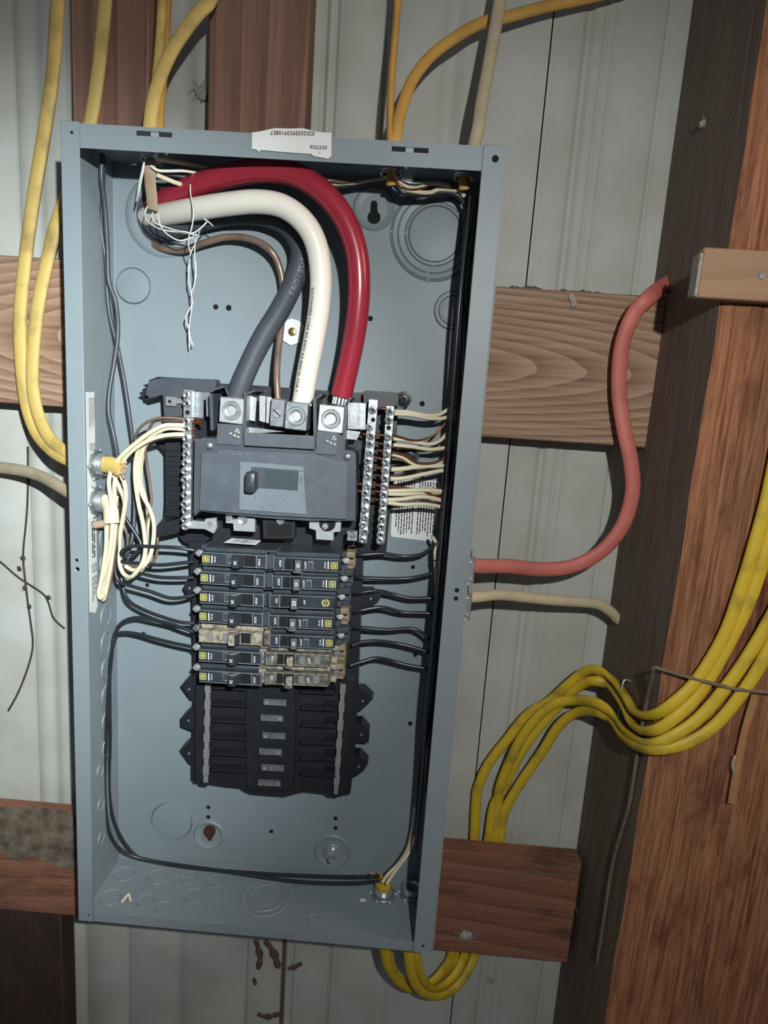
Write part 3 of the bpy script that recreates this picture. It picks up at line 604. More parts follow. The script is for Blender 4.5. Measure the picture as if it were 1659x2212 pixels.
# ================================================================== TERMINAL BARS
def term_bar(name, top, bot, wpx, screws, C_, y, label, rpx, hollow=(), seed=1):
    a = P(*C_(*top), y); b = P(*C_(*bot), y); root = empty(name, b + Vector((0, .006, 0)), label, 'terminal bar'); k = mpp(a)
    mb = MB(); d = (b - a).normalized(); u = Vector((0, -1, 0)).cross(d) * (wpx * k / 2); L_ = (b - a).length
    nseg = 17
    for i in range(nseg):
        p0 = a + d * (L_ * i / nseg + .0003); p1 = a + d * (L_ * (i + 1) / nseg - .0003)
        fr_ = [p0 - u, p1 - u, p1 + u, p0 + u]; mb.prism(fr_, [v + Vector((0, .009, 0)) for v in fr_])
    mb.prism([a - u * .9, b - u * .9, b + u * .9, a + u * .9], [v + Vector((0, .008, 0)) for v in (a - u * .9, b - u * .9, b + u * .9, a + u * .9)])
    mb.v = [v + Vector((0, .0004, 0)) if i >= len(mb.v) - 8 else v for i, v in enumerate(mb.v)]
    obj('bar', mb, 'steel', root)
    rs = random.Random(seed); rr = rpx * k
    for i, s_ in enumerate(screws):
        c = P(*C_(*s_), y)
        if i in hollow:
            obj('screw_hole', MB().cyl(c + Vector((0, -.0002, 0)), c, rr * .55, 12), 'hole', root); continue
        hgt = rs.choice((.0015, .003, .0045)); an = rs.uniform(0, 3.1)
        sc = obj('terminal_screw', MB().lathe([(rr * .25, hgt - .0005), (rr * .6, hgt + .0004), (rr * .92, hgt), (rr, hgt * .6), (rr * .85, 0)], c, (0, -1, 0), 14), 'steel', root)
        R_ = Matrix.Rotation(an, 3, 'Y'); q = c + Vector((0, -hgt - .0002, 0)); mb = MB().box(q + Vector((-rr * .8, -.0003, -.0005)), q + Vector((rr * .8, .0003, .0005)), rot=R_)
        if rs.random() < .6: mb.box(q + Vector((-.0005, -.0003, -rr * .6)), q + Vector((.0005, .0003, rr * .6)), rot=R_)
        obj('screw_slot', mb, 'ink', sc)
    return root
term_bar('terminal_bar', (438, 258), (428, 1502), 18, [(430, 305), (432, 380), (435, 460), (432, 540), (430, 610), (430, 690), (428, 760), (426, 835), (425, 910), (424, 980), (424, 1055), (423, 1125), (422, 1195), (422, 1275), (422, 1335), (422, 1410), (425, 1475)], C1, .034,
         'silver terminal bar of screws left of the main breaker', 9.2, (2,), 1)
term_bar('terminal_bar', (768, 200), (660, 1625), 19, [(760, 305), (765, 400), (727, 475), (745, 560), (730, 640), (735, 735), (710, 805), (720, 880), (710, 960), (712, 1060), (685, 1130), (700, 1200), (687, 1285), (690, 1370), (662, 1440), (685, 1510), (665, 1590)], CR, .036,
         'silver terminal bar of staggered screws next to the main breaker on its right', 9.0, (1,), 2)
term_bar('terminal_bar', (936, 265), (840, 1625), 16.5, [(930, 320), (922, 400), (920, 480), (915, 565), (908, 655), (900, 735), (892, 820), (886, 905), (882, 980), (878, 1065), (870, 1145), (868, 1225), (858, 1305), (850, 1385), (845, 1465), (840, 1545), (835, 1597)], CR, .032,
         'outer right terminal bar, crusty with screws, where the cream wires end', 9.4, (2,), 3)

# ================================================================== BRANCH BREAKERS
# local frame: +x from outer end (wire side) to the middle of the panel, z up across the width, y depth; origin at logo centre on the label face
def breaker(px, py, side, ang, label, dusty=0, rating='20', gfci=False, off=True, tie='black', style='std', hdusty=False, group='branch breakers'):
    o = P(px, py, .022)
    r = empty('circuit_breaker', o, label, 'circuit breaker', group, (math.pi if side > 0 else 0) - ang)
    K = (dusty, rating, gfci, style)
    bodym = 'dust' if dusty else 'breaker_case'; facem = 'dust' if dusty == 2 else ('dust_dark' if dusty else 'breaker_face')
    hw = .0094
    mb = MB().box((-.0045, .0085, -hw), (.0665, .052, hw), .0010)                       # moulded case
    mb.box((-.0100, .016, -hw), (-.0045, .052, -hw + .0055), .0008).box((-.0100, .016, hw - .0055), (-.0045, .052, hw), .0008).box((-.0100, .026, -hw), (-.0045, .052, hw), .0006)
    mb.box((.0585, .0035, -.0072), (.0650, .010, .0072), .0008)                          # hooked inner end
    obj('case', mb, bodym, r, True, key=('case', side) + K)
    if side > 0:
        obj('terminal_barrier', MB().box((-.0175, .030, -hw), (-.0090, .052, hw), .0006).box((-.0180, .018, -hw), (-.0095, .040, -hw + .0062), .0008).box((-.0165, .024, hw - .0035), (-.0095, .040, hw), .0005), 'tan_clip' if tie == 'pale' else 'breaker_case', r, True, key=('barr', tie))
    fh = .0060
    obj('face', MB().box((-.0042, 0, -fh), (.0275, .0095, fh), .0007).box((.0465, 0, -fh), (.0575, .0095, fh), .0007).box((.0260, .0012, -fh), (.0470, .0095, fh), .0003), facem, r, True, key=('face',) + K)
    ed = 'grey_plastic' if not dusty else 'dust'
    for z_ in (-1, 1): obj('edge_line', MB().box((-.0040, -.0003, z_ * (fh - .0001) - .00035), (.0575, .001, z_ * (fh - .0001) + .00035), .0002), ed, r, True, key=('edge', ed, z_))
    obj('inner_ledge', MB().box((.0478, -.0004, -fh - .0004), (.0486, .0006, fh + .0004)).box((.0570, .0002, -fh - .0012), (.0577, .004, fh + .0012)), ed, r, True, key=('ledge', ed), kind='stuff')
    sx_ = -.0128 if side < 0 else -.0090; sy_ = .019 if side < 0 else .022
    obj('terminal_screw', MB().lathe([(.0001, .0012), (.0030, .0012), (.0036, .0004), (.0036, -.006)], (sx_, sy_, .0), (-.35, -1, 0), 12).box((sx_ - .0035, sy_ - .0017, -.0005), (sx_ + .0035, sy_ - .0008, .0005)), 'tin' if not dusty else 'steel_dull', r, True, key=('scr', dusty, side))
    # toggle, thrown towards the middle
    hx0 = .0265 if side < 0 else .0300; hx1 = hx0 + .0090
    prof = [(hx0, .004), (hx0 - .0004, -.0052), (hx0 + .0004, -.0060), (hx0 + .0062, -.0066), (hx1 + .0018, .004)]
    hd = obj('toggle', MB().prism([(a, b, -.0058) for a, b in prof], [(a, b, .0058) for a, b in prof]), 'handle', r, True, key=('tog', side))
    if side > 0 or hdusty:
        obj('toggle_cap', MB().box((hx0 + .0001, -.0068, -.0056), (hx0 + .0062, -.0058, .0052), .0003), 'dust' if hdusty else 'handle_grey', hd, True, key=('cap', hdusty, side), label='dusty toggle end' if hdusty else None)
    obj('toggle_slot', MB().box((hx1 + .0016, .0006, -.0052), (.0462, .002, .0052)), 'hole', r, True, key=('slot', side))
    if tie == 'pale':
        tp = [(hx0 - .0004, -.0054), (hx0 + .003, -.0078), (hx0 + .0072, -.0066), (hx0 + .0100, -.0010)]
        obj('toggle_tie', MB().prism([(a, b, .0056) for a, b in tp], [(a, b, .0064) for a, b in tp]), 'strip', hd, True, key=('tie', side), label='pale worn toggle top')
    if not gfci:
        wx = .0196
        obj('trip_window', MB().box((wx, -.0004, -.0036), (wx + .0052, .0015, .0044), .0003), 'window' if not dusty else 'grey_plastic', r, True, key=('win', dusty, side))
        obj('window_recess', MB().box((wx + .0007, -.0006, -.0022), (wx + .0045, .001, .0039)), 'breaker_case' if not dusty else 'strip', r, True, key=('winr', dusty))
    if dusty: obj('blank_plate', MB().box((.0045, -.0005, -.0042), (.0105, .001, .0042), .0004), 'strip', r, True, key=('blank',))
    # print: letters run down on the left bank (up on the right one, the breaker being turned half round)
    T = lambda mb, s, x, y, size, z=0: text(mb, s, (x, y, z), (0, 0, -1), (1, 0, 0), size)
    mb = MB()
    if not dusty and not gfci: T(mb, '10 kA', .0085, -.0002, .0026)
    if gfci: T(mb, 'OFF', .0240, -.0002, .0026)
    if mb.v: obj('trip_print', mb, 'ink_white', r, True, key=('kA', side, gfci), smooth=False)
    if not dusty and not gfci:
        obj('print_bar', MB().box((.0052, -.0002, -.0040), (.0062, 0, .0036)), 'ink_white', r, True, key=('pbar',))
        if side > 0: mb = MB(); T(mb, 'O/OFF', .0270, -.0002, .0026, .0006); obj('off_print', mb, 'ink_white', r, True, key=('off', side), smooth=False)
    if dusty: mb = MB(); T(mb, 'OFF', .0150, -.0008, .0034, 0); obj('off_print', mb, 'ink_white' if dusty != 2 else 'ink_grey', r, True, key=('offd', side, dusty), smooth=False)
    mb = MB(); T(mb, 'ON' if (dusty or gfci) else 'I/ON', .0508, -.0006, .0031, -.0006)
    obj('on_print', mb, 'ink_white' if dusty != 2 else 'ink_grey', r, True, key=('print', side) + K, smooth=False)
    mb = MB(); T(mb, rating, hx0 + .0030, -.0070, .0040 if not gfci else .0052, -.0006)
    obj('rating_print', mb, 'ink_white' if not hdusty else 'ink_grey', hd, True, key=('rate', rating, side, hdusty, gfci), smooth=False)
    if not dusty and not gfci:
        mb = MB()
        for h in (.0033, .0019):
            t = .00062
            for a, b in (((-h, -h), (h, -h + t)), ((-h, h - t), (h, h)), ((-h, -h), (-h + t, h)), ((h - t, -h), (h, h))): mb.box((a[0], -.0003, a[1]), (b[0], 0, b[1]))
        mb.box((-.0006, -.0003, -.0006), (.0006, 0, .0006)).box((-.0011, -.0003, .0004), (-.0005, 0, .0010))
        obj('logo', mb, 'ink_yellow', r, True, key=('logo',))
    if gfci:
        mb = MB()
        for i in range(18):
            if i in (4, 13): continue
            t = i * math.pi / 9; R_ = Matrix.Rotation(t, 3, 'Y'); mb.box(Vector((math.cos(t) * .0034 + .004 - .0007, -.0003, -math.sin(t) * .0034 - .0003)), Vector((math.cos(t) * .0034 + .004 + .0007, 0, -math.sin(t) * .0034 + .0003)), rot=R_)
        mb.lathe([(.0021, .0002), (.0025, .0003), (.0025, 0)], (.004, 0, 0), (0, -1, 0), 20, closed=False)
        mb.box((.0036, -.0003, -.0016), (.0043, 0, .0016))
        obj('seal_print', mb, 'ink_yellow', r, True, key=('seal',))
    return r
LP = [(445, 1207), (441.5, 1248), (440, 1290), (438.6, 1331), (438, 1374), (438, 1416), (438.6, 1461)]
nth = ('topmost', 'second', 'third', 'fourth', 'fifth', 'sixth', 'bottom')
for i, p in enumerate(LP):
    lab_ = ('dust-covered beige breaker, fifth down in the left bank' if i == 4 else
            '%s black 20-amp breaker in the left bank%s' % (nth[i], (', right below the main breaker' if i == 0 else ', with a pale-topped toggle' if i in (2, 5, 6) else '')))
    breaker(p[0], p[1], -1, math.radians(1.2), lab_, dusty=2 if i == 4 else 0, tie='pale' if i in (2, 4, 5, 6) else 'black', hdusty=(i == 4))
RP = [(722, 1222), (718, 1262), (712.5, 1303), (709, 1347), (711, 1389), (702, 1428), (700, 1470)]
rl = ['topmost black 20-amp breaker in the right bank', 'second black 20-amp breaker in the right bank', 'black 20-amp breaker with a round yellow seal, right bank', 'black 30-amp breaker in the right bank',
      'fifth black 20-amp breaker in the right bank, above two dusty ones', 'upper of two dusty breakers at the bottom of the right bank', 'lowest dusty beige breaker in the right bank']
for i, p in enumerate(RP):
    breaker(p[0], p[1], 1, math.radians(2.4), rl[i], dusty=(1 if i >= 5 else 0), gfci=(i == 2), rating='30' if i == 3 else '20', tie='pale' if i in (0, 3, 5, 6) else 'black', hdusty=i >= 5, style='std')
bs = [(483, 1172), (501, 1162.5), (564, 1167.5), (552, 1177)]
qf = [P(a, b, .045 - .018 * (b - 1162) / 15) for a, b in bs]
stck = obj('barcode_strip', MB().prism(qf, [v + Vector((0, .0003, -.0003)) for v in qf]), 'label', label='white bar-code strip on top of the left breaker bank', cat='label')
mb = MB(); rnd = random.Random(4); t = .16
while t < .9:
    wd = rnd.choice((.008, .014, .022)); L0 = qf[0].lerp(qf[3], t); U0 = qf[1].lerp(qf[2], t); L1_ = qf[0].lerp(qf[3], t + wd); U1_ = qf[1].lerp(qf[2], t + wd)
    f4 = [L0.lerp(U0, .2), L1_.lerp(U1_, .2), L1_.lerp(U1_, .85), L0.lerp(U0, .85)]; mb.add([v + Vector((0, -.0003, .0002)) for v in f4], [(0, 1, 2, 3)]); t += wd + rnd.choice((.01, .018, .05))
obj('bar_print', mb, 'ink', stck, smooth=False)

# ================================================================== SERVICE CABLES
wp = path([(318, 470, .095), (345, 466, .078), (420, 452, .050), (500, 440, .034), (560, 436, .028), (612, 446, .026), (655, 478, .026), (682, 525, .027), (693, 590, .028), (690, 660, .030), (678, 735, .033), (664, 805, .037), (653, 872, .040)], per=8)
red_root = empty('service_cable', P(735, 870, .04), 'thick glossy red service cable arching to the right lug', 'cable', 'service cables')
rp = path([(330, 448, .095), (365, 428, .075), (430, 398, .055), (500, 378, .042), (565, 368, .034), (630, 375, .030), (690, 408, .028), (740, 466, .028), (768, 535, .029), (776, 610, .030), (771, 690, .033), (757, 770, .037), (737, 856, .040)], per=8)
obj('insulation', MB().tube(rp, .0099, 20), 'red_ins', red_root, ang=70)
mb = MB(); e = rp[-1]
for i in range(12):
    t = i * math.pi / 6; d = Vector((math.cos(t) * .0062, math.sin(t) * .0062, 0)); mb.tube([e + d + Vector((0, 0, .002)), e + d * 1.05 + Vector((-.001, 0, -.006)), e + d + Vector((-.003, 0, -.014))], .0014, 6)
obj('bare_strands', mb, 'strand', red_root)
obj('oxide_paste', MB().tube([e + Vector((-.0022, 0, -.0075)), e + Vector((-.0035, 0, -.017))], .0105, 14), 'green_tape', red_root, label='dark green paste at the strands')
white_root = empty('service_cable', P(653, 872, .04), 'thick white service cable arching to the middle lug, with black printing', 'cable', 'service cables')
obj('insulation', MB().tube(wp, .0098, 20), 'white_ins', white_root, ang=70)
def cable_text(mb, s, pts_, r, side, s0, size):
    """letters laid along a cable; side = angle (radians) off the face turned to the room"""
    L_ = [0]
    for i in range(1, len(pts_)): L_.append(L_[-1] + (pts_[i] - pts_[i - 1]).length)
    v, f = glyphs(s); x0 = min(p.x for p in v); vs = []
    for p in v:
        t = s0 + (p.x - x0) * size
        i = max(j for j in range(len(L_) - 1) if L_[j] <= t) if t > 0 else 0; u = (t - L_[i]) / max(L_[i + 1] - L_[i], 1e-9)
        c_ = pts_[i].lerp(pts_[i + 1], min(u, 1)); d = (pts_[i + 1] - pts_[i]).normalized(); nn = Vector((0, -1, 0)); nn = (nn - d * nn.dot(d)).normalized(); bb = d.cross(nn)
        a = side - p.y * size / r; vs.append(c_ + (nn * math.cos(a) + bb * math.sin(a)) * (r + .0002))
    mb.add(vs, f)
tot = sum((wp[i + 1] - wp[i]).length for i in range(len(wp) - 1))
mb = MB(); cable_text(mb, 'SOUTHWIRE CORP 4/0 AWG AA-8000 AL COR T', wp, .0098, .66, tot - .103, .0043)
obj('cable_print', mb, 'ink', white_root, smooth=False)
black_root = empty('service_cable', P(510, 860, .04), 'thick black service cable passing behind the white one to the left lug', 'cable', 'service cables')
bp_ = path([(325, 500, .095), (355, 500, .086), (420, 480, .074), (500, 463, .070), (570, 466, .066), (625, 492, .062), (650, 545, .060), (634, 610, .057), (604, 670, .052), (570, 725, .047), (542, 780, .043), (521, 830, .040), (510, 862, .040)], per=8)
obj('insulation', MB().tube(bp_, .0095, 20), 'service_black', black_root, ang=70)
mb = MB(); cable_text(mb, '101STLE 1 CP8 S', bp_, .0095, -.45, .175, .0062); obj('cable_print', mb, 'window', black_root, smooth=False)
mb = MB(); e = P(513, 858, .036)
for i in range(8): mb.tube([e + Vector((-.004 + i * .0012, -.003 + .001 * (i % 3), .004)), e + Vector((-.004 + i * .0012, -.003 + .001 * (i % 2), -.004))], .001, 6)
obj('bare_strands', mb, 'strand', black_root)
cable('ground_wire', [(318, 520, .095), (345, 535, .084), (395, 541, .078), (440, 525, .074), (490, 512, .070), (540, 516, .066), (582, 538, .062), (605, 580, .066), (612, 640, .068), (608, 700, .062), (601, 760, .052), (598, 815, .044), (601, 870, .040)], .0031, 'copper_old', 'bare aged copper ground wire curving down to the slotted lug', 'wire', n=12, per=8)

# ================================================================== BRANCH WIRES, left side
CA = crop(0, 800, 3.686); CB = crop(0, 400, 3.16)
def wire(pts_, label, material='black_ins', r=.0019, group='black branch wires', name='branch_wire', n=8, C_=None, y=None, per=6):
    pts_ = [(C_(*p) if C_ and not isinstance(p, Vector) else p) for p in pts_]
    return cable(name, pts_, r, material, label, 'wire', group, y, n, per=per)
GB = 'black wires to the left breaker bank'
wire([(930, 1040, .055), (1000, 1180, .058), (1110, 1350, .058), (1112, 1420, .056), (1040, 1488, .054), (978, 1478, .05), (972, 1440, .046), (1040, 1402, .044), (1180, 1402, .044), (1400, 1412, .046), (1545, 1432, .050)], 'black wire with a small loop, to the topmost left breaker', C_=CA, group=GB)
wire([(940, 1100, .06), (925, 1250, .06), (918, 1380, .058), (925, 1490, .054), (985, 1527, .05), (1120, 1537, .048), (1260, 1550, .047), (1400, 1540, .047), (1545, 1522, .05)], 'black wire to the second left breaker', C_=CA, group=GB)
wire([(945, 1120, .065), (935, 1300, .064), (925, 1440, .06), (930, 1545, .055), (965, 1592, .052), (1100, 1612, .05), (1250, 1645, .048), (1400, 1652, .047), (1545, 1650, .05)], 'black wire to the third left breaker', C_=CA, group=GB)
wire([(950, 1080, .05), (938, 1350, .05), (918, 1500, .05), (920, 1620, .048), (960, 1688, .047), (1060, 1722, .046), (1200, 1762, .046), (1340, 1810, .046), (1450, 1810, .047), (1550, 1785, .05)], 'black wire swinging low to the fourth left breaker', C_=CA, group=GB)
wire([(952, 1150, .07), (945, 1400, .07), (955, 1550, .066), (982, 1740, .060), (1030, 1840, .056), (1150, 1910, .052), (1300, 1966, .05), (1440, 2006, .048), (1550, 2012, .05)], 'black wire to the dusty left breaker, upper strand', C_=CA, group=GB)
wire([(820, 1893, .055), (740, 1894, .060), (600, 1889, .066), (430, 1876, .068), (320, 1858, .068), (262, 1836, .064), (234, 1790, .06), (226, 1700, .057), (229, 1600, .057), (234, 1500, .058), (243, 1400, .060), CA(910, 2110, .062), CA(970, 2010, .062), CA(1080, 1970, .060), CA(1200, 1985, .056), CA(1350, 2016, .052), CA(1450, 2050, .05), CA(1550, 2085, .05)], 'long black wire from the bottom clamp, upper strand, round the lower left corner', group=GB)
wire([(822, 1902, .050), (760, 1908, .054), (640, 1904, .060), (500, 1884, .064), (330, 1860, .070), (286, 1842, .072), (250, 1785, .070), (236, 1710, .066), (238, 1600, .064), (237, 1500, .064), (238, 1430, .064), CA(925, 2120, .065), CA(985, 2088, .064), CA(1100, 2100, .06), CA(1250, 2140, .055), CA(1400, 2176, .052), CA(1550, 2205, .05)], 'long black wire from the bottom clamp, lower strand, to the sixth left breaker', group=GB)
wire([(700, -215, .045), (692, -60, .046), (705, 50, .05), (720, 200, .055), (735, 450, .06), (742, 650, .062), (790, 800, .064), (806, 1000, .066), (782, 1200, .062), (748, 1400, .058), (742, 1550, .055), (775, 1700, .053), (802, 1850, .053), (815, 1990, .055)], 'charcoal wire hanging by the left wall, bulging right then left', 'charcoal_ins', C_=CB, group='charcoal wires down the left wall', r=.0022)
wire([(700, 100, .06), (692, 300, .065), (722, 520, .068), (735, 780, .07), (760, 940, .07), (790, 1050, .07), (812, 1150, .07), (850, 1350, .068), (880, 1550, .066), (908, 1750, .066), CA(1062, 560, .066), CA(1070, 800, .066), CA(1070, 1080, .066), CA(1062, 1260, .062), CA(1040, 1390, .058), CA(1000, 1490, .056)], 'charcoal wire hanging by the left wall and running on past the cream wires', 'charcoal_ins', group='charcoal wires down the left wall', r=.0021) if False else None
wire([CB(706, -200, .05), CB(704, -40, .055), CB(700, 100, .06), CB(692, 300, .065), CB(722, 520, .068), CB(735, 780, .07), CB(760, 940, .07), CB(790, 1050, .07), CB(812, 1150, .07), CB(850, 1350, .068), CB(880, 1550, .066), CB(908, 1750, .066), CA(1062, 560, .066), CA(1070, 800, .066), CA(1070, 1080, .066), CA(1062, 1260, .062), CA(1040, 1390, .058), CA(1000, 1490, .056)], 'charcoal wire hanging by the left wall and running on past the cream wires', 'charcoal_ins', group='charcoal wires down the left wall', r=.0021)
wire([CB(690, 60, .075), CB(684, 300, .078), CB(690, 600, .080), CB(684, 900, .081), CB(678, 1200, .082)], 'thin charcoal wire pressed into the back left corner', 'charcoal_ins', r=.0014, group='charcoal wires down the left wall')
GC = 'cream wires of the left terminal bar'
CI = 'cream_ins'
wire([(1470, 440, .032), (1400, 436, .030), (1300, 442, .028), (1180, 505, .028), (1010, 640, .032), (905, 760, .036), (868, 880, .036), (882, 1020, .034), (895, 1150, .034), (890, 1300, .034), (872, 1450, .034), (835, 1600, .036), (795, 1730, .038), (792, 1790, .038), (815, 1815, .04), (840, 1740, .042), (862, 1600, .044), (885, 1430, .046), (905, 1200, .048), (930, 1000, .05)], 'cream wire from the left terminal bar hanging in a long low loop', CI, C_=CA, group=GC, r=.0021)
wire([(1470, 512, .032), (1380, 512, .030), (1270, 528, .030), (1150, 575, .032), (1020, 670, .036), (940, 800, .04), (912, 900, .04), (915, 1050, .04), (922, 1200, .04), (905, 1380, .04), (880, 1560, .04), (850, 1730, .042), (826, 1822, .042), (818, 1790, .044), (845, 1600, .046), (842, 1420, .046), (858, 1250, .046), (862, 1150, .044), (845, 1060, .04), (815, 1010, .04)], 'cream wire arching from the left terminal bar to the low loop and lower clamp', CI, C_=CA, group=GC, r=.0021)
wire([(850, 1130, .036), (848, 1250, .035), (846, 1400, .035), (828, 1540, .035), (805, 1680, .036), (788, 1770, .036), (800, 1812, .037), (830, 1780, .038)], 'cream wire dropping straight from the lower left clamp', CI, C_=CA, group=GC, r=.0022)
wire([(1470, 470, .034), (1330, 462, .032), (1200, 520, .034), (1115, 610, .04), (1078, 740, .046), (1080, 900, .048), (1105, 1070, .048), (1140, 1230, .048), (1158, 1400, .046), (1140, 1520, .044), (1090, 1600, .042), (1040, 1645, .044), (985, 1620, .048), (955, 1550, .05), (950, 1450, .052)], 'cream wire of the middle hanging set, curling back at its foot', CI, C_=CA, group=GC, r=.0022)
wire([(1470, 520, .036), (1300, 530, .036), (1170, 580, .040), (1120, 700, .046), (1105, 850, .05), (1130, 980, .05), (1190, 1100, .05), (1225, 1220, .05), (1218, 1380, .048), (1185, 1500, .046), (1130, 1570, .046), (1060, 1590, .048), (1000, 1560, .05)], 'cream wire of the middle hanging set, bowing to the right', CI, C_=CA, group=GC, r=.0022)
wire([(1150, 610, .05), (1125, 760, .055), (1125, 900, .056), (1165, 1040, .056), (1180, 1180, .056), (1168, 1320, .056), (1160, 1440, .054), (1150, 1560, .052), (1080, 1625, .05)], 'cream wire innermost in the middle hanging set', CI, C_=CA, group=GC, r=.0019)
wire([(930, 810, .042), (985, 880, .042), (1002, 980, .042), (995, 1080, .044), (970, 1220, .048), (955, 1330, .05), (950, 1450, .052)], 'cream wire bowing out below the yellow cable stub', CI, C_=CA, group=GC, r=.0022)
wire([(900, 830, .044), (950, 930, .046), (985, 1020, .048), (990, 1120, .05), (970, 1260, .054)], 'short cream wire below the yellow cable stub', CI, C_=CA, group=GC, r=.0020)
GK = 'bare copper wires of the left terminal bar'
wire([(1540, 392, .034), (1470, 388, .032), (1300, 378, .030), (1180, 408, .034), (1105, 470, .04), (1080, 540, .046), (1085, 620, .05)], 'bare copper wire over the left terminal bar, outer one', 'copper_old', C_=CA, group=GK, r=.0014)
wire([(1540, 404, .035), (1400, 400, .034), (1250, 400, .036), (1195, 450, .04), (1160, 560, .046), (1165, 700, .052), (1190, 880, .054), (1205, 1020, .054), (1190, 1120, .054), (1160, 1230, .054), (1165, 1360, .054)], 'bare copper wire dropping among the cream wires', 'copper_old', C_=CA, group=GK, r=.0014)
wire([(1255, 1330, .05), (1255, 1420, .05), (1235, 1500, .05), (1190, 1545, .05), (1120, 1560, .05), (1030, 1560, .052)], 'bare copper wire curling under the hanging cream wires', 'copper_old', C_=CA, group=GK, r=.0014)
wire([(905, 840, .05), (930, 1000, .052), (945, 1180, .05), (930, 1350, .048), (905, 1500, .046), (880, 1700, .045), (850, 1800, .045), (828, 1832, .045)], 'bare copper wire along the low cream loop', 'copper_old', C_=CA, group=GK, r=.0013)
wire([(960, 1180, .058), (1005, 1280, .058), (1015, 1380, .058), (1000, 1500, .058)], 'bare copper wire beside the black wire loop', 'copper_old', C_=CA, group=GK, r=.0013)

# ================================================================== BRANCH WIRES, right side
GR = 'pale wires of the right terminal bars'; SH = .135
def rwire(pts_, label, material=CI, r=.0019, y=.040, end=True, mid=None):
    p_ = [CR(a, b, y + (.018 * i / (len(pts_) - 1))) for i, (a, b) in enumerate(pts_)]
    if end:
        x, yy, d = p_[-1]; p_ += [(x + 10, yy + 14, d + .004), (x + 14, yy + 60, d + .006)]
    return cable('branch_wire', p_, r, material, label, 'wire', GR, n=8)
rwire([(975, 318), (1100, 320), (1300, 356), (1420, 348), (1545, 285)], 'pale wire topmost of those leaving the right terminal bar')
rwire([(975, 340), (1150, 352), (1320, 385), (1440, 388), (1545, 372)], 'pale wire second from the top at the right terminal bar', y=.041)
rwire([(965, 552), (1050, 578), (1150, 605), (1250, 600), (1380, 548), (1500, 425)], 'bare copper wire rising to the right above the upper bundle', 'copper', .0011)
rwire([(965, 590), (1090, 600), (1220, 630), (1350, 640), (1440, 600), (1510, 535)], 'pale wire rising to the right in the upper bundle', y=.044)
rwire([(965, 650), (1150, 668), (1330, 695), (1515, 682)], 'pale wire running level below the first copper wire', y=.041)
rwire([(965, 662), (1100, 682), (1250, 690), (1400, 715), (1520, 700)], 'bare copper wire twisted along the level pale wire', 'copper', .0012, y=.043)
rwire([(955, 742), (1060, 775), (1160, 835), (1290, 856), (1400, 835), (1500, 790)], 'pale wire sagging in the middle bundle', y=.041)
rwire([(955, 722), (1080, 755), (1200, 825), (1330, 835), (1440, 800), (1525, 755)], 'bare copper wire sagging in the middle bundle', 'copper', .0012, y=.038)
rwire([(950, 790), (1050, 800), (1150, 840), (1300, 852), (1420, 820), (1525, 765)], 'second bare copper wire sagging in the middle bundle', 'copper_old', .0012, y=.044)
rwire([(945, 895), (1080, 885), (1220, 865), (1400, 858), (1515, 862)], 'thick pale wire level below the sagging copper wires', r=.0023)
rwire([(935, 960), (1030, 945), (1150, 905), (1300, 935)], 'bare copper wire arching behind the rising pale wire', 'copper_old', .0011, y=.05, end=False)
rwire([(935, 990), (1080, 980), (1250, 945), (1400, 915), (1510, 905)], 'pale wire rising to the right above the warning label', r=.0021)
rwire([(925, 1058), (1020, 1068), (1140, 1090), (1260, 1115), (1400, 1160), (1500, 1190)], 'bare copper wire over the warning label, upper one', 'copper', .0011, y=.040)
rwire([(925, 1078), (1020, 1085), (1130, 1100), (1280, 1140), (1500, 1210)], 'bare copper wire over the warning label, lower one', 'copper', .0011, y=.042)
rwire([(915, 1110), (1080, 1105), (1250, 1100), (1380, 1105), (1500, 1125)], 'pale wire above the white pair over the warning label', r=.0021)
rwire([(915, 1138), (1080, 1140), (1200, 1128), (1330, 1128), (1500, 1130)], 'pale wire lying just under its neighbour over the warning label', r=.0019, y=.041)
rwire([(910, 1198), (1060, 1190), (1220, 1168), (1350, 1178), (1500, 1225)], 'pale wire humped over the warning label', r=.0021)
rwire([(910, 1225), (1060, 1245), (1220, 1238), (1350, 1250), (1500, 1288)], 'lowest pale wire over the warning label', r=.0020, y=.041)
mb_ = []
for (a, b, c_, d_) in ((815, 285, 900, 292), (790, 545, 880, 555), (815, 635, 890, 640), (800, 700, 880, 715), (760, 765, 860, 790), (760, 875, 860, 880), (750, 1040, 860, 1055), (750, 1110, 850, 1115), (760, 1190, 850, 1195), (800, 950, 860, 965), (655, 540, 700, 545), (600, 1035, 670, 1040), (600, 1105, 660, 1110)):
    mb_.append(MB().tube([P(*CR(a, b), .041), P(*CR((a + c_) / 2, (b + d_) / 2), .040), P(*CR(c_, d_), .040)], .0013, 6))
wl_ = ['topmost, beside the top screw', 'second down, by the first loose screw', 'third down', 'fourth down, short', 'slanting, fifth down', 'sixth down', 'eighth down, longest', 'ninth down', 'lowest', 'seventh down, short', 'upper one left of the inner bar', 'middle one left of the inner bar', 'lower one left of the inner bar']
for q_, t_ in zip(mb_, wl_): obj('wire_stub', q_, 'copper', label='bare copper wire end at the right terminal bars, ' + t_, cat='wire', group='copper ends between the right terminal bars')
for ii, (a, b, c_, d_) in enumerate(((475, 522, 560, 530), (475, 545, 575, 555), (475, 605, 520, 608), (475, 665, 520, 668))):
    obj('wire_stub', MB().tube([P(*C1(a, b), .038), P(*C1(c_, d_), .037)], .0013, 6), 'copper', label='bare copper wire end poking out right of the left terminal bar, %s' % ('topmost', 'second', 'third', 'lowest')[ii], cat='wire', group='copper ends at the left terminal bar')
GBR = 'black wires to the right breaker bank'
